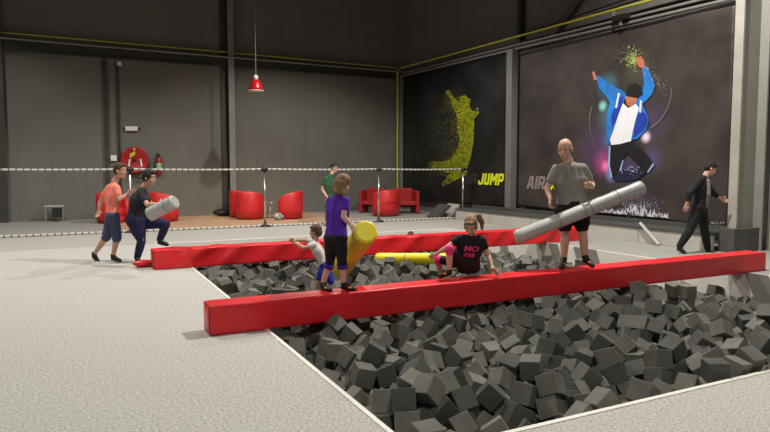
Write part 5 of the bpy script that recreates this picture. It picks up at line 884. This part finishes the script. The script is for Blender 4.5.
# small metal table with things between the chairs
p = G(271, 218)
t = thing('side_table', 'small round metal table between the red tub chairs', 'table', (p.x, p.y, .008))
Mt = Matrix.Translation((p.x, p.y, .008))
part('tabletop', lambda b: lathe(b, [(.20, .48), (.21, .49), (.21, .50), (.2, .51)], 24, Mt), M_chrome, t, True)
for k in range(3):
    a = k*2.1; part('leg', lambda b: tube(b, [Mt @ V((.05*math.cos(a), .05*math.sin(a), .48)), Mt @ V((.19*math.cos(a), .19*math.sin(a), .0))], .014, 6), M_chrome, t)
part('lower_ring', lambda b: lathe(b, [(.2, .1), (.21, .11), (.2, .12)], 24, Mt), M_steelg, t, True)
def blob(b, c, r, seed):
    ell(b, c, r, n=20)
    for v in b.verts: v.co += V((v.co-c)).normalized()*.03*noise.noise(v.co*9+V((seed, 0, 0)))
q = G(273, 220); o = steel('plastic_bag', lambda b: blob(b, V((q.x+.1, q.y-.25, .12)), (.16, .12, .11), 1), mat('bag_grey', (.35, .34, .33), .6, nscale=14, namp=.6), 'crumpled grey bag on the floor below the small metal table', 'bag')
for p_ in o.data.polygons: p_.use_smooth = True
q = G(226, 216); o = steel('duffel_bag', lambda b: blob(b, V((q.x, q.y, .13)), (.45, .22, .13), 3), M_black, 'flat black bag on the floor beside the hidden tub chair', 'bag')
for p_ in o.data.polygons: p_.use_smooth = True
p = WY(56, 219, 21.9); t = thing('stool', 'grey metal stool with a pale top standing by the left rear wall', 'stool', (p.x, 21.8, .007))
part('seat', lambda b: box(b, p.x-.30, p.x+.22, 21.62, 21.98, .46, .50), M_steell, t, bevel=.01)
for dx in (-.27, .19):
    for dy in (-.16, .16): part('leg', lambda b: box(b, p.x+dx-.018, p.x+dx+.018, 21.8+dy-.018, 21.8+dy+.018, .0, .46), M_steelg, t)
part('lower_shelf', lambda b: box(b, p.x-.1, p.x+.2, 21.66, 21.9, .14, .42), M_black, t)

# ============================================================ PEOPLE
def hand(bm, w, d, side, s=1.0, curl=.6, back=None):
    """palm and five fingers. d: pointing direction, side: direction to the thumb"""
    d = d.normalized(); side = (side-d*side.dot(d)).normalized(); nrm = d.cross(side)
    if back is not None and nrm.dot(back) > 0: nrm = -nrm
    pl = .095*s; pw = .036*s
    for k in (-1, -.33, .33, 1): cap(bm, w+side*pw*k*.5, .018*s, w+d*pl+side*pw*k, .0145*s, 8)
    for k, L in ((-1, .060), (-.33, .076), (.33, .082), (1, .072)):
        b0 = w+d*pl+side*pw*k*1.08; a1 = curl*.8; d1 = (d*math.cos(a1)+nrm*math.sin(a1)); b1 = b0+d1*L*s*.55
        a2 = curl*1.9; d2 = (d*math.cos(a2)+nrm*math.sin(a2)); b2 = b1+d2*L*s*.5
        cap(bm, b0, .0105*s, b1, .0095*s, 8); cap(bm, b1, .0095*s, b2, .008*s, 8)
    b0 = w+d*.03*s+side*pw*.9; b1 = b0+(d*.65+side*.7+nrm*.25).normalized()*.04*s; b2 = b1+(d*.9+side*.15+nrm*.45).normalized()*.034*s
    cap(bm, b0, .014*s, b1, .0115*s, 8); cap(bm, b1, .0115*s, b2, .009*s, 8)
def person(label, D, jt, s, face, tilt=0, hairc=(60, 42, 30), hair='short', headr=1.0, shirt=None, pants=None, skin=None, shoes=(20, 20, 22), curl=(.6, .6), thin=1.0,
           group=None, base=None, sleeve=.55, pant_len=(1.0, 1.0), extra=None, hand_dir=(None, None), thumb=(None, None), socks=None, head_only=False, fat=1.0, shoe_dir=None):
    """jt: joint -> (px, py, depth offset). face: (right, away) direction of the face"""
    P = {k: J(v[0], v[1], D+v[2]) for k, v in jt.items()}
    hipc = (P['hipL']+P['hipR'])/2; root_z = base if base is not None else 0
    root = thing('person', label, 'person', (hipc.x, hipc.y, root_z), 0, group)
    sk = mat('skin_%s' % (skin or 'a'), {None: (.60, .345, .25), 'tan': (.50, .28, .19), 'pale': (.68, .42, .33)}[skin], .55, nscale=9, namp=.05)
    fd = (RT*face[0]+AW*face[1]).normalized(); fd = (fd*math.cos(tilt)-UP*math.sin(tilt)).normalized()
    sd = fd.cross(UP).normalized(); hu = sd.cross(fd).normalized()
    Rh = Matrix((sd, fd, hu)).transposed()      # local x side, y forward, z up
    hs = s*headr; hc = P['head']; L = lambda x, y, z: hc+Rh @ V((x*hs, y*hs, z*hs))
    bm = bmesh.new()
    ell(bm, L(0, -.008, .03), (.074*hs, .094*hs, .085*hs), Rh); ell(bm, L(0, .018, -.035), (.058*hs, .068*hs, .082*hs), Rh)
    ell(bm, L(0, .062, -.095), (.028*hs, .022*hs, .022*hs), Rh, 10)
    cap(bm, L(0, .080, .005), .009*hs, L(0, .103, -.032), .014*hs, 8)                       # nose
    for q in (-1, 1):
        ell(bm, L(q*.078, -.008, -.012), (.010*hs, .020*hs, .032*hs), Rh, 10)                # ears
        ell(bm, L(q*.034, .070, .028), (.022*hs, .014*hs, .010*hs), Rh, 10)                  # brow
        ell(bm, L(q*.038, .060, -.03), (.024*hs, .022*hs, .024*hs), Rh, 10)                  # cheek
    ell(bm, L(0, .084, -.062), (.024*hs, .011*hs, .010*hs), Rh, 10)                          # lips
    nk = P['neck']; cap(bm, nk, .060*s*thin, L(0, -.02, -.05), .050*s*thin, 12)
    t = thin; f_ = fat
    shL, shR = P['shL'], P['shR']; hL, hR = P['hipL'], P['hipR']; mid = (shL+shR)/2
    def torso(b, g, low=1.0):
        ax = (shR-shL); inL = shL+ax*.16; inR = shR-ax*.16; ch = mid.lerp(hipc, .30); wa = mid.lerp(hipc, .66); axh = (hR-hL)
        fw = (hipc-mid).cross(ax); 
        cap(b, inL, .060*s*t+g, inR, .060*s*t+g); cap(b, mid.lerp(nk, .35), .055*s*t+g, mid, .075*s*t+g)
        for q, src, hh in ((-1, inL, hL), (1, inR, hR)):
            m1 = src.lerp(hh, .30); m2 = src.lerp(hh, .66).lerp(wa, .25)
            cap(b, src, .062*s*t+g, m1, .098*s*t*f_+g); cap(b, m1, .098*s*t*f_+g, m2, .088*s*t*f_+g); cap(b, m2, .088*s*t*f_+g, src.lerp(hh, low), .094*s*t*f_+g)
        for q_ in (shL, shR): cap(b, nk.lerp(mid, .30), .046*s*t+g*.6, q_.lerp(mid, .12), .040*s*t+g*.6)
        cap(b, mid, .085*s*t+g, ch, .112*s*t*f_+g); cap(b, ch, .112*s*t*f_+g, wa, .100*s*t*f_+g)
        if low > .8: cap(b, wa, .10*s*t*f_+g, hipc, .105*s*t*f_+g)
    torso(bm, -.012)
    def arm(b, q, g, frac=None):
        sh, el, wr = P['sh'+q], P['el'+q], P['wr'+q]
        if frac is None:
            cap(b, sh, .050*s*t, sh.lerp(el, .4), .047*s*t); cap(b, sh.lerp(el, .4), .047*s*t, el, .037*s*t); cap(b, el, .038*s*t, el.lerp(wr, .35), .039*s*t); cap(b, el.lerp(wr, .35), .039*s*t, wr, .026*s*t)
        else:
            e = sh.lerp(el, min(1, frac)); cap(b, sh, .055*s*t+g, e, .050*s*t+g)
            if frac > 1: cap(b, el, .045*s*t+g, el.lerp(wr, frac-1), .036*s*t+g)
    def leg(b, q, g, frac=None, g2=None):
        hp, kn, an = P['hip'+q], P['kn'+q], P['an'+q]; g2 = g if g2 is None else g2
        def seg(a, ra, c, rc): cap(b, a, ra, c, rc)
        if frac is None:
            seg(hp, .088*s*t*f_, hp.lerp(kn, .5), .074*s*t*f_); seg(hp.lerp(kn, .5), .074*s*t*f_, kn, .054*s*t); seg(kn, .055*s*t, kn.lerp(an, .3), .056*s*t); seg(kn.lerp(an, .3), .056*s*t, an, .036*s*t)
        else:
            seg(hp, .090*s*t*f_+g, hp.lerp(kn, .5), .076*s*t*f_+g)
            seg(hp.lerp(kn, .5), .076*s*t*f_+g, hp.lerp(kn, min(frac, 1)), .056*s*t+g2)
            if frac > 1:
                e = kn.lerp(an, frac-1); r1 = .058+(frac-1)*(.040-.058); seg(kn, .058*s*t+g2, kn.lerp(an, (frac-1)*.4), .058*s*t+g2); seg(kn.lerp(an, (frac-1)*.4), .058*s*t+g2, e, r1*s*t+g2)
    for q in 'LR': arm(bm, q, 0); leg(bm, q, 0)
    for i, q in enumerate('LR'):
        d = hand_dir[i]; d = (P['wr'+q]-P['el'+q]) if d is None else RT*d[0]+AW*d[1]+UP*d[2]
        th = thumb[i]; th = (UP+fd*.3 if abs(d.normalized().z) < .7 else fd) if th is None else RT*th[0]+AW*th[1]+UP*th[2]
        hand(bm, P['wr'+q], d, th, s*.95, curl[i], back=(P['sh'+q]-mid))
    for q in 'LR':
        an, to = P['an'+q], P['toe'+q]; cap(bm, an, .036*s*t, an.lerp(to, .25)-UP*.01*s, .034*s); cap(bm, an.lerp(to, .2), .032*s, to, .022*s)
    body = link('body', remesh(bm, .0075*max(s, .75)), sk, root)
    # clothing
    if shirt:
        g = .016*s; b = bmesh.new(); torso(b, g*.7, shirt.get('low', 1.0))
        for q in 'LR': arm(b, q, g*.9, sleeve)
        sh_o = link(shirt.get('name', 'shirt'), remesh(b, .011*s, 3), mat('cloth_%s_%s' % (shirt.get('name', 'shirt'), '_'.join(map(str, shirt['c']))), s2l(*shirt['c']), .85, nscale=14, namp=.07, bump=.35, bscale=9), root)
    if pants:
        g = pants.get('g', .016)*s; b = bmesh.new(); cap(b, hL, .100*s*t*f_+g, hR, .098*s*t*f_+g); cap(b, hipc, .10*s*t*f_+g, hipc.lerp(mid, .16), .092*s*t*f_+g)
        for i, q in enumerate('LR'): leg(b, q, g, pant_len[i], pants.get('g2', pants.get('g', .016))*s)
        link(pants.get('name', 'trousers'), remesh(b, .010*s, 3), mat('cloth_%s_%s' % (pants.get('name', 'trousers'), '_'.join(map(str, pants['c']))), s2l(*pants['c']), .85, nscale=14, namp=.08, bump=.3, bscale=9), root)
    if shoes:
        for q in 'LR':
            an, to = P['an'+q], P['toe'+q]; b = bmesh.new(); dd = (to-an); dd2 = V((dd.x, dd.y, 0)).normalized() if V((dd.x, dd.y, 0)).length > .01 else fd
            cap(b, an+UP*.015*s, .045*s, an.lerp(to, .3)-UP*.012*s, .044*s); cap(b, an.lerp(to, .05)-UP*.035*s-dd2*.015*s, .034*s, to, .033*s); cap(b, an.lerp(to, .5)-UP*.008*s, .040*s, to, .034*s)
            so = link('shoe', remesh(b, .008*s, 2), mat('shoe_%s' % '_'.join(map(str, shoes)), s2l(*shoes), .6, nscale=10, namp=.2), root)
    # face details
    for q in (-1, 1):
        b = bmesh.new(); ell(b, L(q*.033, .079, .006), (.009*hs, .006*hs, .005*hs), Rh, 8); link('eye', tomesh(b, 'eye', True), mat('eye_dark', (.06, .045, .04), .3, nscale=3, namp=.1), body)
        b = bmesh.new(); ell(b, L(q*.034, .080, .033), (.016*hs, .005*hs, .003*hs), Rh, 8); link('eyebrow', tomesh(b, 'eyebrow', True), mat('hair_%s' % '_'.join(map(str, hairc)), s2l(*hairc), .75, nscale=30, namp=.35), body)
    b = bmesh.new(); ell(b, L(0, .094, -.062), (.020*hs, .004*hs, .006*hs), Rh, 8); link('mouth', tomesh(b, 'mouth', True), mat('lips', (.40, .14, .12), .5, nscale=4, namp=.05), body)
    hm = mat('hair_%s' % '_'.join(map(str, hairc)), s2l(*hairc), .75, nscale=30, namp=.35)
    if hair == 'bald':
        pass
    else:
        b = bmesh.new()
        ell(b, L(0, -.020, .048), (.084*hs, .098*hs, .086*hs), Rh); ell(b, L(0, -.052, .0), (.078*hs, .068*hs, .085*hs), Rh)
        for q in (-1, 1): ell(b, L(q*.062, -.008, .03), (.022*hs, .045*hs, .035*hs), Rh, 10)
        ell(b, L(0, .062, .088), (.060*hs, .032*hs, .022*hs), Rh, 12)
        if hair == 'bob':
            ell(b, L(0, -.035, -.02), (.105*hs, .100*hs, .125*hs), Rh); ell(b, L(0, -.045, -.11), (.09*hs, .075*hs, .055*hs), Rh)
            ell(b, L(0, 0, .06), (.098*hs, .10*hs, .085*hs), Rh)
            for k in range(14):
                a = random.uniform(0, 6.28); c0 = L(.08*math.cos(a), -.03+.07*math.sin(a), -.04); cap(b, c0, .02*hs, L(.115*math.cos(a), -.04+.095*math.sin(a), -.15+random.uniform(-.02, .03)), .009*hs, 8)
        if hair == 'pony':
            ell(b, L(-.03, -.08, .08), (.03*hs, .03*hs, .03*hs), Rh, 10)
            c0, c1, c2, c3 = L(-.04, -.09, .08), L(-.085, -.12, .07), L(-.115, -.11, -.02), L(-.11, -.09, -.13)
            cap(b, c0, .024*hs, c1, .032*hs); cap(b, c1, .032*hs, c2, .036*hs); cap(b, c2, .036*hs, c3, .016*hs)
            for q in (-1, 1): ell(b, L(q*.07, .02, .0), (.016*hs, .03*hs, .06*hs), Rh, 10)
        if hair == 'fringe':
            ell(b, L(0, .05, .085), (.068*hs, .045*hs, .035*hs), Rh, 12); ell(b, L(0, -.03, .02), (.09*hs, .09*hs, .10*hs), Rh)
            for q in (-1, 1): ell(b, L(q*.072, .02, .03), (.018*hs, .05*hs, .045*hs), Rh, 10)
        link('hair', remesh(b, .008*max(s, .8), 2), hm, root)
    if extra: extra(root, P, s, L, Rh, hs)
    return root, P
def kid(root, pre, i=0):
    return sorted([c for c in root.children if c.name.split('.')[0] == pre], key=lambda c: c.name)[i]
def chk(n, P):
    r = lambda a, b: round((P[a]-P[b]).length, 2)
    print('PERSON', n, 'sh', r('shL', 'shR'), 'uarmL', r('shL', 'elL'), 'farmL', r('elL', 'wrL'), 'uarmR', r('shR', 'elR'), 'farmR', r('elR', 'wrR'), 'thL', r('hipL', 'knL'), 'shinL', r('knL', 'anL'), 'thR', r('hipR', 'knR'), 'shinR', r('knR', 'anR'), 'torso', round(((P['shL']+P['shR']-P['hipL']-P['hipR'])/2).length, 2), 'head-neck', r('head', 'neck'))
def band(b, a, c, ra, rc, n=20): tube(b, [a, c], 0, n, True, [ra, rc])

# boy in coral shirt, walking right. L = far side here
_, P = person('boy in a coral t-shirt and knee-length denim shorts walking to the right', 10.95, dict(
    head=(120.5, 170.5, 0), neck=(114.5, 182, 0), shL=(109.5, 188, .13), elL=(100.5, 201, .2), wrL=(99, 210, .14),
    shR=(116.5, 188, -.13), elR=(119, 199.5, -.2), wrR=(127.5, 194, -.12), hipL=(111.5, 216, .09), hipR=(113.5, 216, -.09),
    knL=(107, 236, .09), anL=(94, 254.5, .12), toeL=(98.5, 262, .10), knR=(117, 237, -.09), anR=(113, 256.5, -.1), toeR=(120, 260.6, -.12)),
    .95, (1, -.15), .05, (72, 52, 38), 'short', 1.12, shirt=dict(c=(255, 138, 118), name='t_shirt'), pants=dict(c=(66, 76, 104), name='denim_shorts', g=.02, g2=.026), pant_len=(1.08, 1.08), base=0, hand_dir=(None, (.9, -.2, .45)), curl=(.5, .35))
chk('coral', P)
def stripes(root, P, s, L, Rh, hs):
    a, c = P['hipR'].lerp(P['knR'], .3), P['knR']; cc = V((0, 0, CZ)); vd = (cc-a).normalized(); up = (c-a).cross(vd).normalized()
    for k in (-1, 0, 1):
        b = bmesh.new(); off = vd*.088*s+up*(-.028+k*.02)*s; off2 = vd*.068*s+up*(-.02+k*.016)*s
        tube(b, [a+off, a.lerp(c, .5)+off.lerp(off2, .5)+vd*.004, c+off2], .0045, 6); link('white_stripe', tomesh(b), M_wp, kid(root, 'track_trousers'))
_, P = person('dark-haired teenager in navy stepping onto the far red beam', 10.85, dict(
    head=(149.5, 177.5, 0), neck=(144, 187, 0), shL=(142.5, 193, .17), elL=(152, 205, .22), wrL=(158, 206, .05),
    shR=(141, 194, -.17), elR=(147.5, 205, -.30), wrR=(158.5, 204, -.42), hipL=(136.5, 220, .10), hipR=(135.5, 220, -.10),
    knL=(166, 224, -.05), anL=(159.5, 240.5, -.05), toeL=(167, 244.5, -.12), knR=(141.5, 241, -.05), anR=(137, 258.5, -.02), toeR=(140, 262, -.25)),
    .98, (1, -.2), .15, (34, 26, 24), 'fringe', 1.15, shirt=dict(c=(25, 27, 36), name='polo_shirt', low=1.05), pants=dict(c=(28, 32, 74), name='track_trousers'), pant_len=(1.93, 1.93), fat=1.5, base=0, extra=stripes, curl=(.8, .8), hand_dir=((.8, -.1, .4), (.85, .2, .3)))
chk('teen', P)
_, P = person('man in a green polo shirt standing at the rope barrier', 18.0, dict(
    head=(334.5, 167.8, 0), neck=(332, 173.5, 0), shL=(325.5, 178.5, 0), elL=(322, 189, 0), wrL=(327.5, 197.5, -.15),
    shR=(338.5, 178.5, .05), elR=(341, 189, .05), wrR=(336, 198, -.12), hipL=(329, 200, 0), hipR=(335, 200, 0),
    knL=(328.5, 212, 0), anL=(328, 222.6, 0), toeL=(325.5, 225.3, -.12), knR=(335.5, 212, 0), anR=(336, 222.6, 0), toeR=(338, 225.3, -.12)),
    1.0, (.8, -.6), .15, (28, 24, 20), 'short', 1.05, shirt=dict(c=(42, 84, 54), name='polo_shirt'), pants=dict(c=(150, 130, 105)), pant_len=(1.92, 1.92), base=.008, shoes=(40, 34, 30))
chk('green', P)
def g4(root, P, s, L, Rh, hs):
    for q in 'LR':
        a = P['kn'+q].lerp(P['an'+q], .10); c = P['kn'+q].lerp(P['an'+q], .28)
        b = bmesh.new(); band(b, a, c, .076*s, .068*s); link('cuff', tomesh(b, 'c', True), mat('purple_cuff', s2l(66, 30, 150), .8, nscale=9, namp=.1), kid(root, 'leggings'))
    a = P['elR'].lerp(P['wrR'], .86); c = P['elR'].lerp(P['wrR'], .97); b = bmesh.new(); band(b, a, c, .034*s, .033*s); link('wristband', tomesh(b), mat('band_yellow', (.8, .8, .5), .6, nscale=5, namp=.05), root)
    for q in 'LR':
        b = bmesh.new(); c = P['an'+q].lerp(P['toe'+q], .6); ell(b, c-AW*.028*s+UP*.004, (.035*s, .02*s, .018*s)); link('orange_toe_patch', tomesh(b, 'p', True), mat('orange_patch', (.8, .38, .1), .6, nscale=5, namp=.05), kid(root, 'shoe', 'LR'.index(q)))
_, P = person('girl in a purple t-shirt standing on the near red beam', 6.85, dict(
    head=(342.5, 184, 0), neck=(339, 195.5, 0), shL=(331, 200.5, .06), elL=(327, 216.5, .16), wrL=(329, 230, .20),
    shR=(345.5, 201, -.08), elR=(343.5, 217, -.14), wrR=(351.5, 225.5, -.12), hipL=(331.5, 238, .04), hipR=(340, 238, -.04),
    knL=(330, 262, .04), anL=(322.5, 285, .04), toeL=(330, 290, -.08), knR=(342, 262, -.05), anR=(344, 284.5, -.02), toeR=(354.5, 289.3, -.04)),
    .80, (.85, .5), .25, (134, 104, 76), 'bob', 1.0, shirt=dict(c=(84, 34, 168), name='t_shirt', low=.93), pants=dict(c=(14, 14, 18), name='leggings', g=.018, g2=.012), thin=.93, pant_len=(1.12, 1.12), base=.295, skin='pale', extra=g4, shoes=(16, 16, 18), sleeve=.42, curl=(.5, .9), hand_dir=(None, (.5, .1, -.8)))
chk('purple', P)
_, P = person('boy in a white t-shirt and blue shorts wading behind the girl in purple', 9.0, dict(
    head=(315.5, 232, 0), neck=(315.5, 240, .0), shL=(313.5, 245, -.12), elL=(304, 248, -.18), wrL=(296, 243.5, .05),
    shR=(314, 241.5, .14), elR=(304, 240.5, .22), wrR=(295, 240.5, .35), hipL=(325, 266, -.08), hipR=(327, 266, .08),
    knL=(319, 281, -.15), anL=(315, 297, -.1), toeL=(310, 300.5, -.15), knR=(331, 282, .0), anR=(333, 299, .1), toeR=(327, 302, .0)),
    .68, (-1, .35), .1, (92, 68, 48), 'short', 1.25, shirt=dict(c=(214, 210, 206), name='t_shirt'), pants=dict(c=(34, 52, 160), name='shorts', g=.022), pant_len=(.85, .95), base=-.3, skin='tan', sleeve=.4, curl=(.2, .2))
chk('white', P)
def g6(root, P, s, L, Rh, hs):
    pk = mat('pink_pad', s2l(240, 50, 130), .7, nscale=8, namp=.08)
    for q in 'LR':
        a = P['hip'+q].lerp(P['kn'+q], .93); c = P['kn'+q].lerp(P['an'+q], .16); b = bmesh.new(); cap(b, a, .072*s, P['kn'+q], .072*s); cap(b, P['kn'+q], .072*s, c, .064*s)
        link('knee_cuff', remesh(b, .008, 2), pk, root)['label'] = 'bright pink knee cuff'
    a = P['elR'].lerp(P['wrR'], .84); c = P['elR'].lerp(P['wrR'], .97); b = bmesh.new(); band(b, a, c, .035*s, .034*s); link('wristband', tomesh(b), MATS['band_yellow'], root)
    # print on the chest: the letters MO over a scribbled line
    sL, sR, hL, hR = P['shL'], P['shR'], P['hipL'], P['hipR']; o = (sL+sR)/2; ax = (sR-sL).normalized(); dn = ((hL+hR)/2-o); dl = dn.length; dn = dn.normalized(); nr = ax.cross(dn).normalized()
    if nr.dot(V((0, 0, CZ))-o) < 0: nr = -nr
    cu = bpy.data.curves.new('t', 'FONT'); cu.body = 'MO\nma'; cu.size = 1; cu.offset = .03; cu.shear = .2; cu.space_line = .75
    to = bpy.data.objects.new('t', cu); C.objects.link(to); me = bpy.data.meshes.new_from_object(to.evaluated_get(bpy.context.evaluated_depsgraph_get())); bpy.data.objects.remove(to)
    xs = [v.co.x for v in me.vertices]; ys = [v.co.y for v in me.vertices]; W = .25*s; H = .18*s
    sh = [c for c in root.children if c.name.startswith('t_shirt')][0]
    from mathutils.bvhtree import BVHTree
    bv = BVHTree.FromPolygons([v.co.copy() for v in sh.data.vertices], [tuple(p.vertices) for p in sh.data.polygons])
    bmt = bmesh.new(); bmt.from_mesh(me); bmesh.ops.subdivide_edges(bmt, edges=[e for e in bmt.edges if e.calc_length() > .1], cuts=2); bmt.to_mesh(me); bmt.free()
    for v in me.vertices:
        u = (v.co.x-min(xs))/(max(xs)-min(xs))-.5; q = (v.co.y-min(ys))/(max(ys)-min(ys))
        p0 = o+ax*u*W+dn*(.09*s+(1-q)*H)+nr*.5; hit = bv.ray_cast(p0, -nr); v.co = (hit[0] if hit[0] else p0-nr*.4)+nr*.006
    link('chest_print', me, pk, kid(root, 't_shirt'))['label'] = 'bright pink lettering'
    for q in 'LR':
        b = bmesh.new(); ell(b, P['an'+q].lerp(P['toe'+q], .5)-AW*.03*s, (.03*s, .02*s, .018*s)); link('orange_toe_patch', tomesh(b, 'p', True), MATS['orange_patch'], kid(root, 'shoe', 'LR'.index(q)))
_, P = person('girl in a black t-shirt with pink print sitting on the near red beam', 7.75, dict(
    head=(471, 225.5, -.05), neck=(471.5, 235, .02), shL=(459, 238.5, .0), elL=(447.5, 247, -.05), wrL=(435.5, 254.5, .05),
    shR=(482, 240, .02), elR=(488.5, 255.5, .04), wrR=(492.5, 269, -.08), hipL=(463.5, 267, .0), hipR=(474, 267, .06),
    knL=(449.5, 249, -.28), anL=(449.5, 271, -.22), toeL=(440, 276, -.26), knR=(438, 259, .25), anR=(441, 277, .55), toeR=(434, 280, .55)),
    .76, (-.35, -.9), .58, (140, 108, 78), 'pony', 1.25, shirt=dict(c=(17, 17, 19), name='t_shirt'), pants=dict(c=(15, 15, 17), name='leggings', g=.012), pant_len=(.98, .98), base=.295, skin='pale', extra=g6, sleeve=.42, curl=(.45, .15), hand_dir=(None, (.35, -.35, -.3)))
chk('black', P)
def g7(root, P, s, L, Rh, hs):
    b = bmesh.new(); ell(b, L(0, -.030, .005), (.0765*hs, .085*hs, .062*hs), Rh); link('stubble', tomesh(b, 's', True), mat('stubble', s2l(120, 84, 66), .8, nscale=30, namp=.15), root)['label'] = 'short shaved hair at the sides'
    for q in 'LR':
        b = bmesh.new(); ell(b, P['an'+q].lerp(P['toe'+q], .55)-AW*.03*s, (.03*s, .02*s, .018*s)); link('orange_toe_patch', tomesh(b, 'p', True), MATS['orange_patch'], kid(root, 'shoe', 'LR'.index(q)))
_, P = person('bald man in a grey t-shirt and black shorts standing on the near red beam', 8.5, dict(
    head=(565.0, 149.0, 0), neck=(568.5, 161.5, .03), shL=(557, 169, .02), elL=(547, 188, .03), wrL=(550.5, 200, -.12),
    shR=(582.5, 168.5, .05), elR=(592, 184.5, .10), wrR=(592.5, 187, -.14), hipL=(564.5, 210, .05), hipR=(580, 210, .05),
    knL=(565, 234.5, .0), anL=(564, 259.5, -.02), toeL=(561, 267.5, -.20), knR=(583, 234, .02), anR=(585, 257.5, -.02), toeR=(592.5, 265.5, -.15)),
    .98, (-.55, -.85), .30, (110, 80, 60), 'bald', 1.2, shirt=dict(c=(136, 133, 127), name='t_shirt'), pants=dict(c=(18, 18, 19), name='shorts', g=.03), pant_len=(.70, .70), thin=1.08, base=.295, extra=g7, sleeve=.6, curl=(1.1, .9), hand_dir=((-.1, -.2, -1), (-.6, -.6, .2)), fat=1.08)
chk('bald', P)
def g8(root, P, s, L, Rh, hs):
    b = bmesh.new(); o = (P['shL']+P['shR'])/2; h = (P['hipL']+P['hipR'])/2; f = RT*.9-AW*.45; f.normalize()
    cap(b, o+f*.085-UP*.03, .06*s, o.lerp(h, .5)+f*.105, .068*s); cap(b, o.lerp(h, .5)+f*.10, .055*s, o.lerp(h, .92)+f*.09, .05*s)
    link('undershirt', remesh(b, .011, 2), mat('grey_marl', s2l(130, 130, 136), .85, nscale=30, namp=.2), root)['label'] = 'grey t-shirt front showing through the open cardigan'
    for q in 'LR':
        b = bmesh.new(); a, c = P['an'+q], P['toe'+q]; cap(b, a.lerp(c, 0)-UP*.062*s, .018*s, c-UP*.022*s, .018*s); link('shoe_sole', tomesh(b, 's', True), M_wp, kid(root, 'shoe', 'LR'.index(q)))
_, P = person('man in a dark cardigan and trousers walking past the steel column', 12.1, dict(
    head=(711, 168.5, -.02), neck=(705.5, 176, 0), shL=(700, 180, -.16), elL=(689.5, 193.5, -.2), wrL=(687, 204, -.18),
    shR=(704, 180, .17), elR=(712, 193, .2), wrR=(720, 197.5, .18), hipL=(698, 208, -.08), hipR=(701, 208, .08),
    knL=(690, 230, -.1), anL=(679, 247, -.1), toeL=(684.5, 252.6, -.15), knR=(704.5, 230, .09), anR=(708, 250, .1), toeR=(714, 253.5, .05)),
    1.0, (1, -.25), .45, (30, 24, 20), 'short', 1.0, shirt=dict(c=(22, 24, 30), name='cardigan', low=1.05), pants=dict(c=(15, 15, 16), g=.022), pant_len=(1.9, 1.9), base=0, extra=g8, sleeve=1.55, curl=(.5, .3), fat=1.0)
chk('right', P)
_, P = person('dark-haired child crouching behind the far red beam', 13.3, dict(
    head=(410.5, 236.5, 0), neck=(410.5, 244, 0), shL=(405.5, 247, 0), elL=(403, 256, -.05), wrL=(404, 263, -.12),
    shR=(415.5, 247, 0), elR=(418, 256, -.05), wrR=(417, 263, -.12), hipL=(408, 266, .1), hipR=(413, 266, .1),
    knL=(406, 262, -.2), anL=(407, 272, -.1), toeL=(406, 274, -.2), knR=(415, 262, -.2), anR=(414, 272, -.1), toeR=(415, 274, -.2)),
    .70, (-.3, -1), .3, (48, 36, 32), 'short', 1.15, shirt=dict(c=(60, 60, 70), name='t_shirt'), pants=dict(c=(30, 30, 40)), pant_len=(1.8, 1.8), base=-.35)
